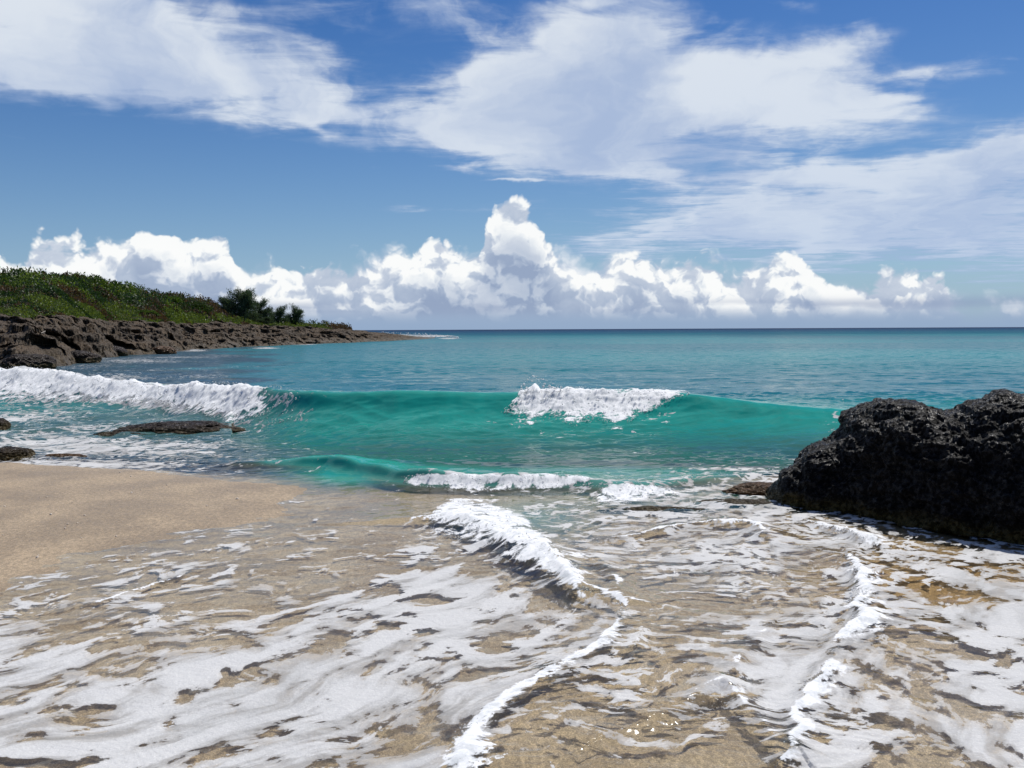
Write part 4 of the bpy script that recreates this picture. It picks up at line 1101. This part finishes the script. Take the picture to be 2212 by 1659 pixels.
def drops(P, r, name, stretch=None):
    n = len(P); big = r > np.quantile(r, 0.80)
    Vs, Fs, base = [], [], 0
    for sel, (V, F) in ((~big, ICO1), (big, ICO2)):
        p = P[sel]; k = len(p)
        if not k: continue
        rot = unit(rng.normal(size=(k, 3)))
        sc_ = r[sel][:, None]*rng.uniform(.6, 1.4, (k, 3))
        vv = V[None]*sc_[:, None] + p[:, None]
        vv += (rng.normal(size=vv.shape)*0.13)*r[sel][:, None, None]
        Vs.append(vv.reshape(-1, 3)); Fs.append((F[None] + (np.arange(k)*len(V))[:, None, None]).reshape(-1, 3) + base); base += k*len(V)
    return mesh_from(name, np.concatenate(Vs), np.concatenate(Fs), SPRAY, True, loops=3)

# sight-line test against the part of the sea that carries the waves
_nc = len(SEA_V)//len(np.unique(SEA_V[:, 1])) if False else None
def sea_bvh(y0, y1, step=2):
    Fq = np.frombuffer(np.zeros(sea.data.polygons.__len__()*4, np.int32)); 
    return None
_loops = np.zeros(len(sea.data.loops), np.int32); sea.data.loops.foreach_get('vertex_index', _loops); _quads = _loops.reshape(-1, 4)
_cy = SEA_V[_quads[:, 0], 1]; _cx = SEA_V[_quads[:, 0], 0]
_sel = _quads[(_cy > 7.0) & (_cy < 24) & (np.abs(_cx) < _cy*0.62)]
_ids, _inv = np.unique(_sel, return_inverse=True)
_T = BVHTree.FromPolygons(SEA_V[_ids].tolist(), _inv.reshape(-1, 4).tolist())
O = Vector((0, 0, CAM_H))
def hit(px, py, fallback_y):
    d = pdir(px, py).normalized()
    h = _T.ray_cast(O, d)
    if h[0] is None or h[0].y > fallback_y + 0.6: return at_dist(px, py, fallback_y)
    return h[0]
def splash(name, n, top, bot, r0, r1, ydefault, jit, dens=None, pw=1.0, lift=0.0, label=None, clump=.9, seed=0, up=0.0):
    xs0, xs1 = top[0][0], top[-1][0]; P, rad = [], []
    R_ = np.random.default_rng(seed + 900)
    tries = 0
    while len(P) < n and tries < n*14:
        tries += 1
        px = R_.uniform(xs0, xs1); a, b = itp(px, top), itp(px, bot); t = R_.uniform(-0.06, 1.04)**pw if pw == 1 else R_.random()**pw
        py = a + (b - a)*t
        c = float(fbm2(np.array(px/30.), np.array(py/14.), 3, .6, seed + 3)) + .18*float(pn2(np.array(px/6.), np.array(py/5.), seed + 8))
        w = 1 - clump*(.5 - 1.3*c)
        e = min((t + .06)/.12, (1.04 - t)/.30, 1.0); w *= max(e, .05)
        w *= .012 + .988*max(0, 1 - e*1.6)
        if dens: w *= itp(px, dens)
        if R_.random() > w: continue
        yd = itp(px, ydefault) if isinstance(ydefault, list) else ydefault
        h = hit(px, py, yd)
        q = Vector(h) - pdir(px, py).normalized()*abs(R_.normal(0, jit)) + Vector((0, 0, R_.uniform(0, lift)))
        P.append(q[:]); rad.append(r0 + (r1 - r0)*R_.random()**3.2*(1 if e > .8 else .35))
    # loose drops flying off the top edge
    m = int(len(P)*.22)
    for _ in range(m):
        px = R_.uniform(xs0, xs1); a = itp(px, top); yd = itp(px, ydefault) if isinstance(ydefault, list) else ydefault
        if dens and R_.random() > itp(px, dens): continue
        py = a - abs(R_.normal(0, up)) + 2; q = at_dist(px, py, yd + R_.uniform(-.3, .15)); P.append(q[:]); rad.append(r0*R_.uniform(.35, .9))
    o = link(name, drops(np.array(P), np.array(rad), name)); tag(o, kind='stuff')
    return o
YC = [(a, b) for a, b in CREST_Y]
splash('splash_foam', 2600, [(1095,882),(1110,868),(1122,852),(1140,836),(1152,815),(1162,820),(1175,838),(1210,842),(1262,838),(1300,843),(1400,846),(1440,838),(1468,846),(1490,849)],
       [(1095,890),(1120,896),(1150,912),(1200,903),(1240,918),(1300,905),(1340,928),(1380,896),(1420,880),(1460,858),(1490,852)], .005, .016, YC, .09, clump=.95, seed=1, up=8)
splash('splash_foam', 420, [(1125,835),(1150,812),(1175,820),(1215,836)],[(1125,850),(1150,845),(1175,848),(1215,846)], .006, .022, YC, .05, clump=.4, seed=21, up=6)
splash('splash_foam', 260, [(1088,884),(1110,868),(1128,850)],[(1088,892),(1110,880),(1128,866)], .005, .014, YC, .05, clump=.4, seed=22, up=2)
splash('surf_foam', 3200, [(-120,800),(0,796),(60,794),(150,806),(240,824),(300,828),(360,838),(430,828),(500,828),(560,834),(620,838),(660,842)],
       [(-120,868),(0,862),(100,862),(250,868),(330,868),(400,882),(450,898),(500,908),(545,910),(580,886),(630,858),(660,850)], .007, .022, YC, .09,
       dens=[(-120,1),(520,1),(560,.6),(600,.35),(660,.12)], clump=.6, seed=2, up=3.5)
splash('curl_foam', 500, [(560,842),(600,840),(640,846),(660,880)],[(560,905),(600,915),(640,905),(660,895)], .006, .018, YC, .04, clump=1.6, seed=3, up=2)
splash('shore_break_foam', 1500, [(868,1030),(900,1026),(960,1024),(1050,1030),(1130,1028),(1200,1026),(1260,1030),(1285,1036)],
       [(868,1040),(900,1050),(960,1056),(1040,1062),(1100,1058),(1180,1052),(1260,1048),(1285,1042)], .003, .012, [(868,9.5),(1285,9.3)], .05, clump=.9, seed=4, up=3)
splash('breaker_foam', 1800, [(926,1126),(945,1098),(975,1084),(1010,1086),(1060,1100),(1110,1126),(1160,1178),(1200,1222),(1260,1276),(1290,1294)],
       [(926,1140),(960,1156),(1010,1168),(1060,1184),(1110,1204),(1150,1236),(1200,1262),(1260,1290),(1290,1302)], .0025, .010, [(926,7.9),(1290,5.6)], .05, pw=1.0, clump=.7, seed=5, up=4)
splash('ledge_foam', 1200, [(1285,1062),(1330,1045),(1380,1050),(1420,1050),(1470,1060)],[(1285,1086),(1330,1088),(1400,1084),(1440,1076),(1470,1068)], .003, .013, 8.9, .05, clump=1.1, seed=6, up=2)
splash('ledge_foam', 600, [(1330,1032),(1450,1030),(1560,1018),(1700,1010)],[(1330,1044),(1450,1040),(1560,1026),(1700,1016)], .003, .010, 9.3, .03, clump=1.2, seed=7, up=1)
splash('swash_foam', 700, [(1800,1215),(1830,1200),(1860,1225),(1884,1290)],[(1800,1300),(1830,1325),(1860,1328),(1884,1322)], .002, .006, 6.0, .03, clump=1.0, seed=8, up=2)
splash('swash_foam', 300, [(1800,1146),(1850,1146),(1886,1166)],[(1800,1160),(1850,1176),(1886,1182)], .0025, .007, 7.2, .02, clump=.6, seed=9, up=1)
splash('tip_surf', 900, [(818,717),(870,719),(920,721),(960,725),(990,729)],[(818,719),(870,723),(920,726),(960,731),(990,733)], .06, .22, [(818,300),(990,170)], .3, clump=.8, seed=10, up=.5)

# beads of froth riding the swash lines
def beads():
    P, rad = [], []
    R_ = np.random.default_rng(77)
    for rd in RIDGES:
        if max(a[3] for a in rd['p']) < .02: continue
        pts = densify(rd['p'], 8)
        G_ = np.array(gpts(pts)); seg = np.hypot(*np.diff(G_[:, :2], axis=0).T); cum = np.concatenate([[0], np.cumsum(seg)])
        n = int(cum[-1]*260*np.clip(G_[:, 3].mean()/.03, .3, 1.6))
        s = R_.uniform(0, cum[-1], n)
        x = np.interp(s, cum, G_[:, 0]); y = np.interp(s, cum, G_[:, 1]); h = np.interp(s, cum, G_[:, 2]); w = np.interp(s, cum, G_[:, 3])
        keep = pn2(s*3.0, s*0, 33) > -.25
        x, y, h, w = (a[keep] for a in (x, y, h, w)); m = len(x)
        r = (.0014 + .0045*R_.random(m)**3)*np.clip(w/.03, .5, 1.4)
        x += R_.normal(0, .5, m)*w; y += R_.normal(0, .5, m)*w
        for a, b, c_, rr in zip(x, y, h, r):
            if not (7.0 < b < 24): P.append((a, b, c_*.8 + R_.uniform(0, .012))); rad.append(rr)
            else: P.append((a, b, c_*.8 + R_.uniform(0, .015))); rad.append(rr)
    tag(link('froth', drops(np.array(P), np.array(rad), 'froth')), kind='stuff')
beads()

# broken shell and coral bits left on the bare sand
def shells():
    R_ = np.random.default_rng(5); P, rad = [], []
    for _ in range(110):
        px, py = R_.uniform(-60, 560), R_.uniform(1010, 1230)
        x, y = ground(px, py, .0)
        z = float(sand_z(np.array([x]), np.array([y]))[0])
        if z < .006: continue
        P.append((x, y, z + .001)); rad.append(R_.uniform(.003, .012)*(1 if R_.random() < .3 else .6))
    m, q, out = material('shell_bits'); p = pos(q)
    principled(q, out, Base_Color=q.mix(q.noise(p, 9, 2, .5, 0, '3D'), (.38, .32, .25), (.80, .74, .64)), Roughness=.6)
    me = drops(np.array(P), np.array(rad), 'shell_bits'); me.materials.clear(); me.materials.append(m)
    tag(link('shell_bits', me), kind='stuff')
shells()
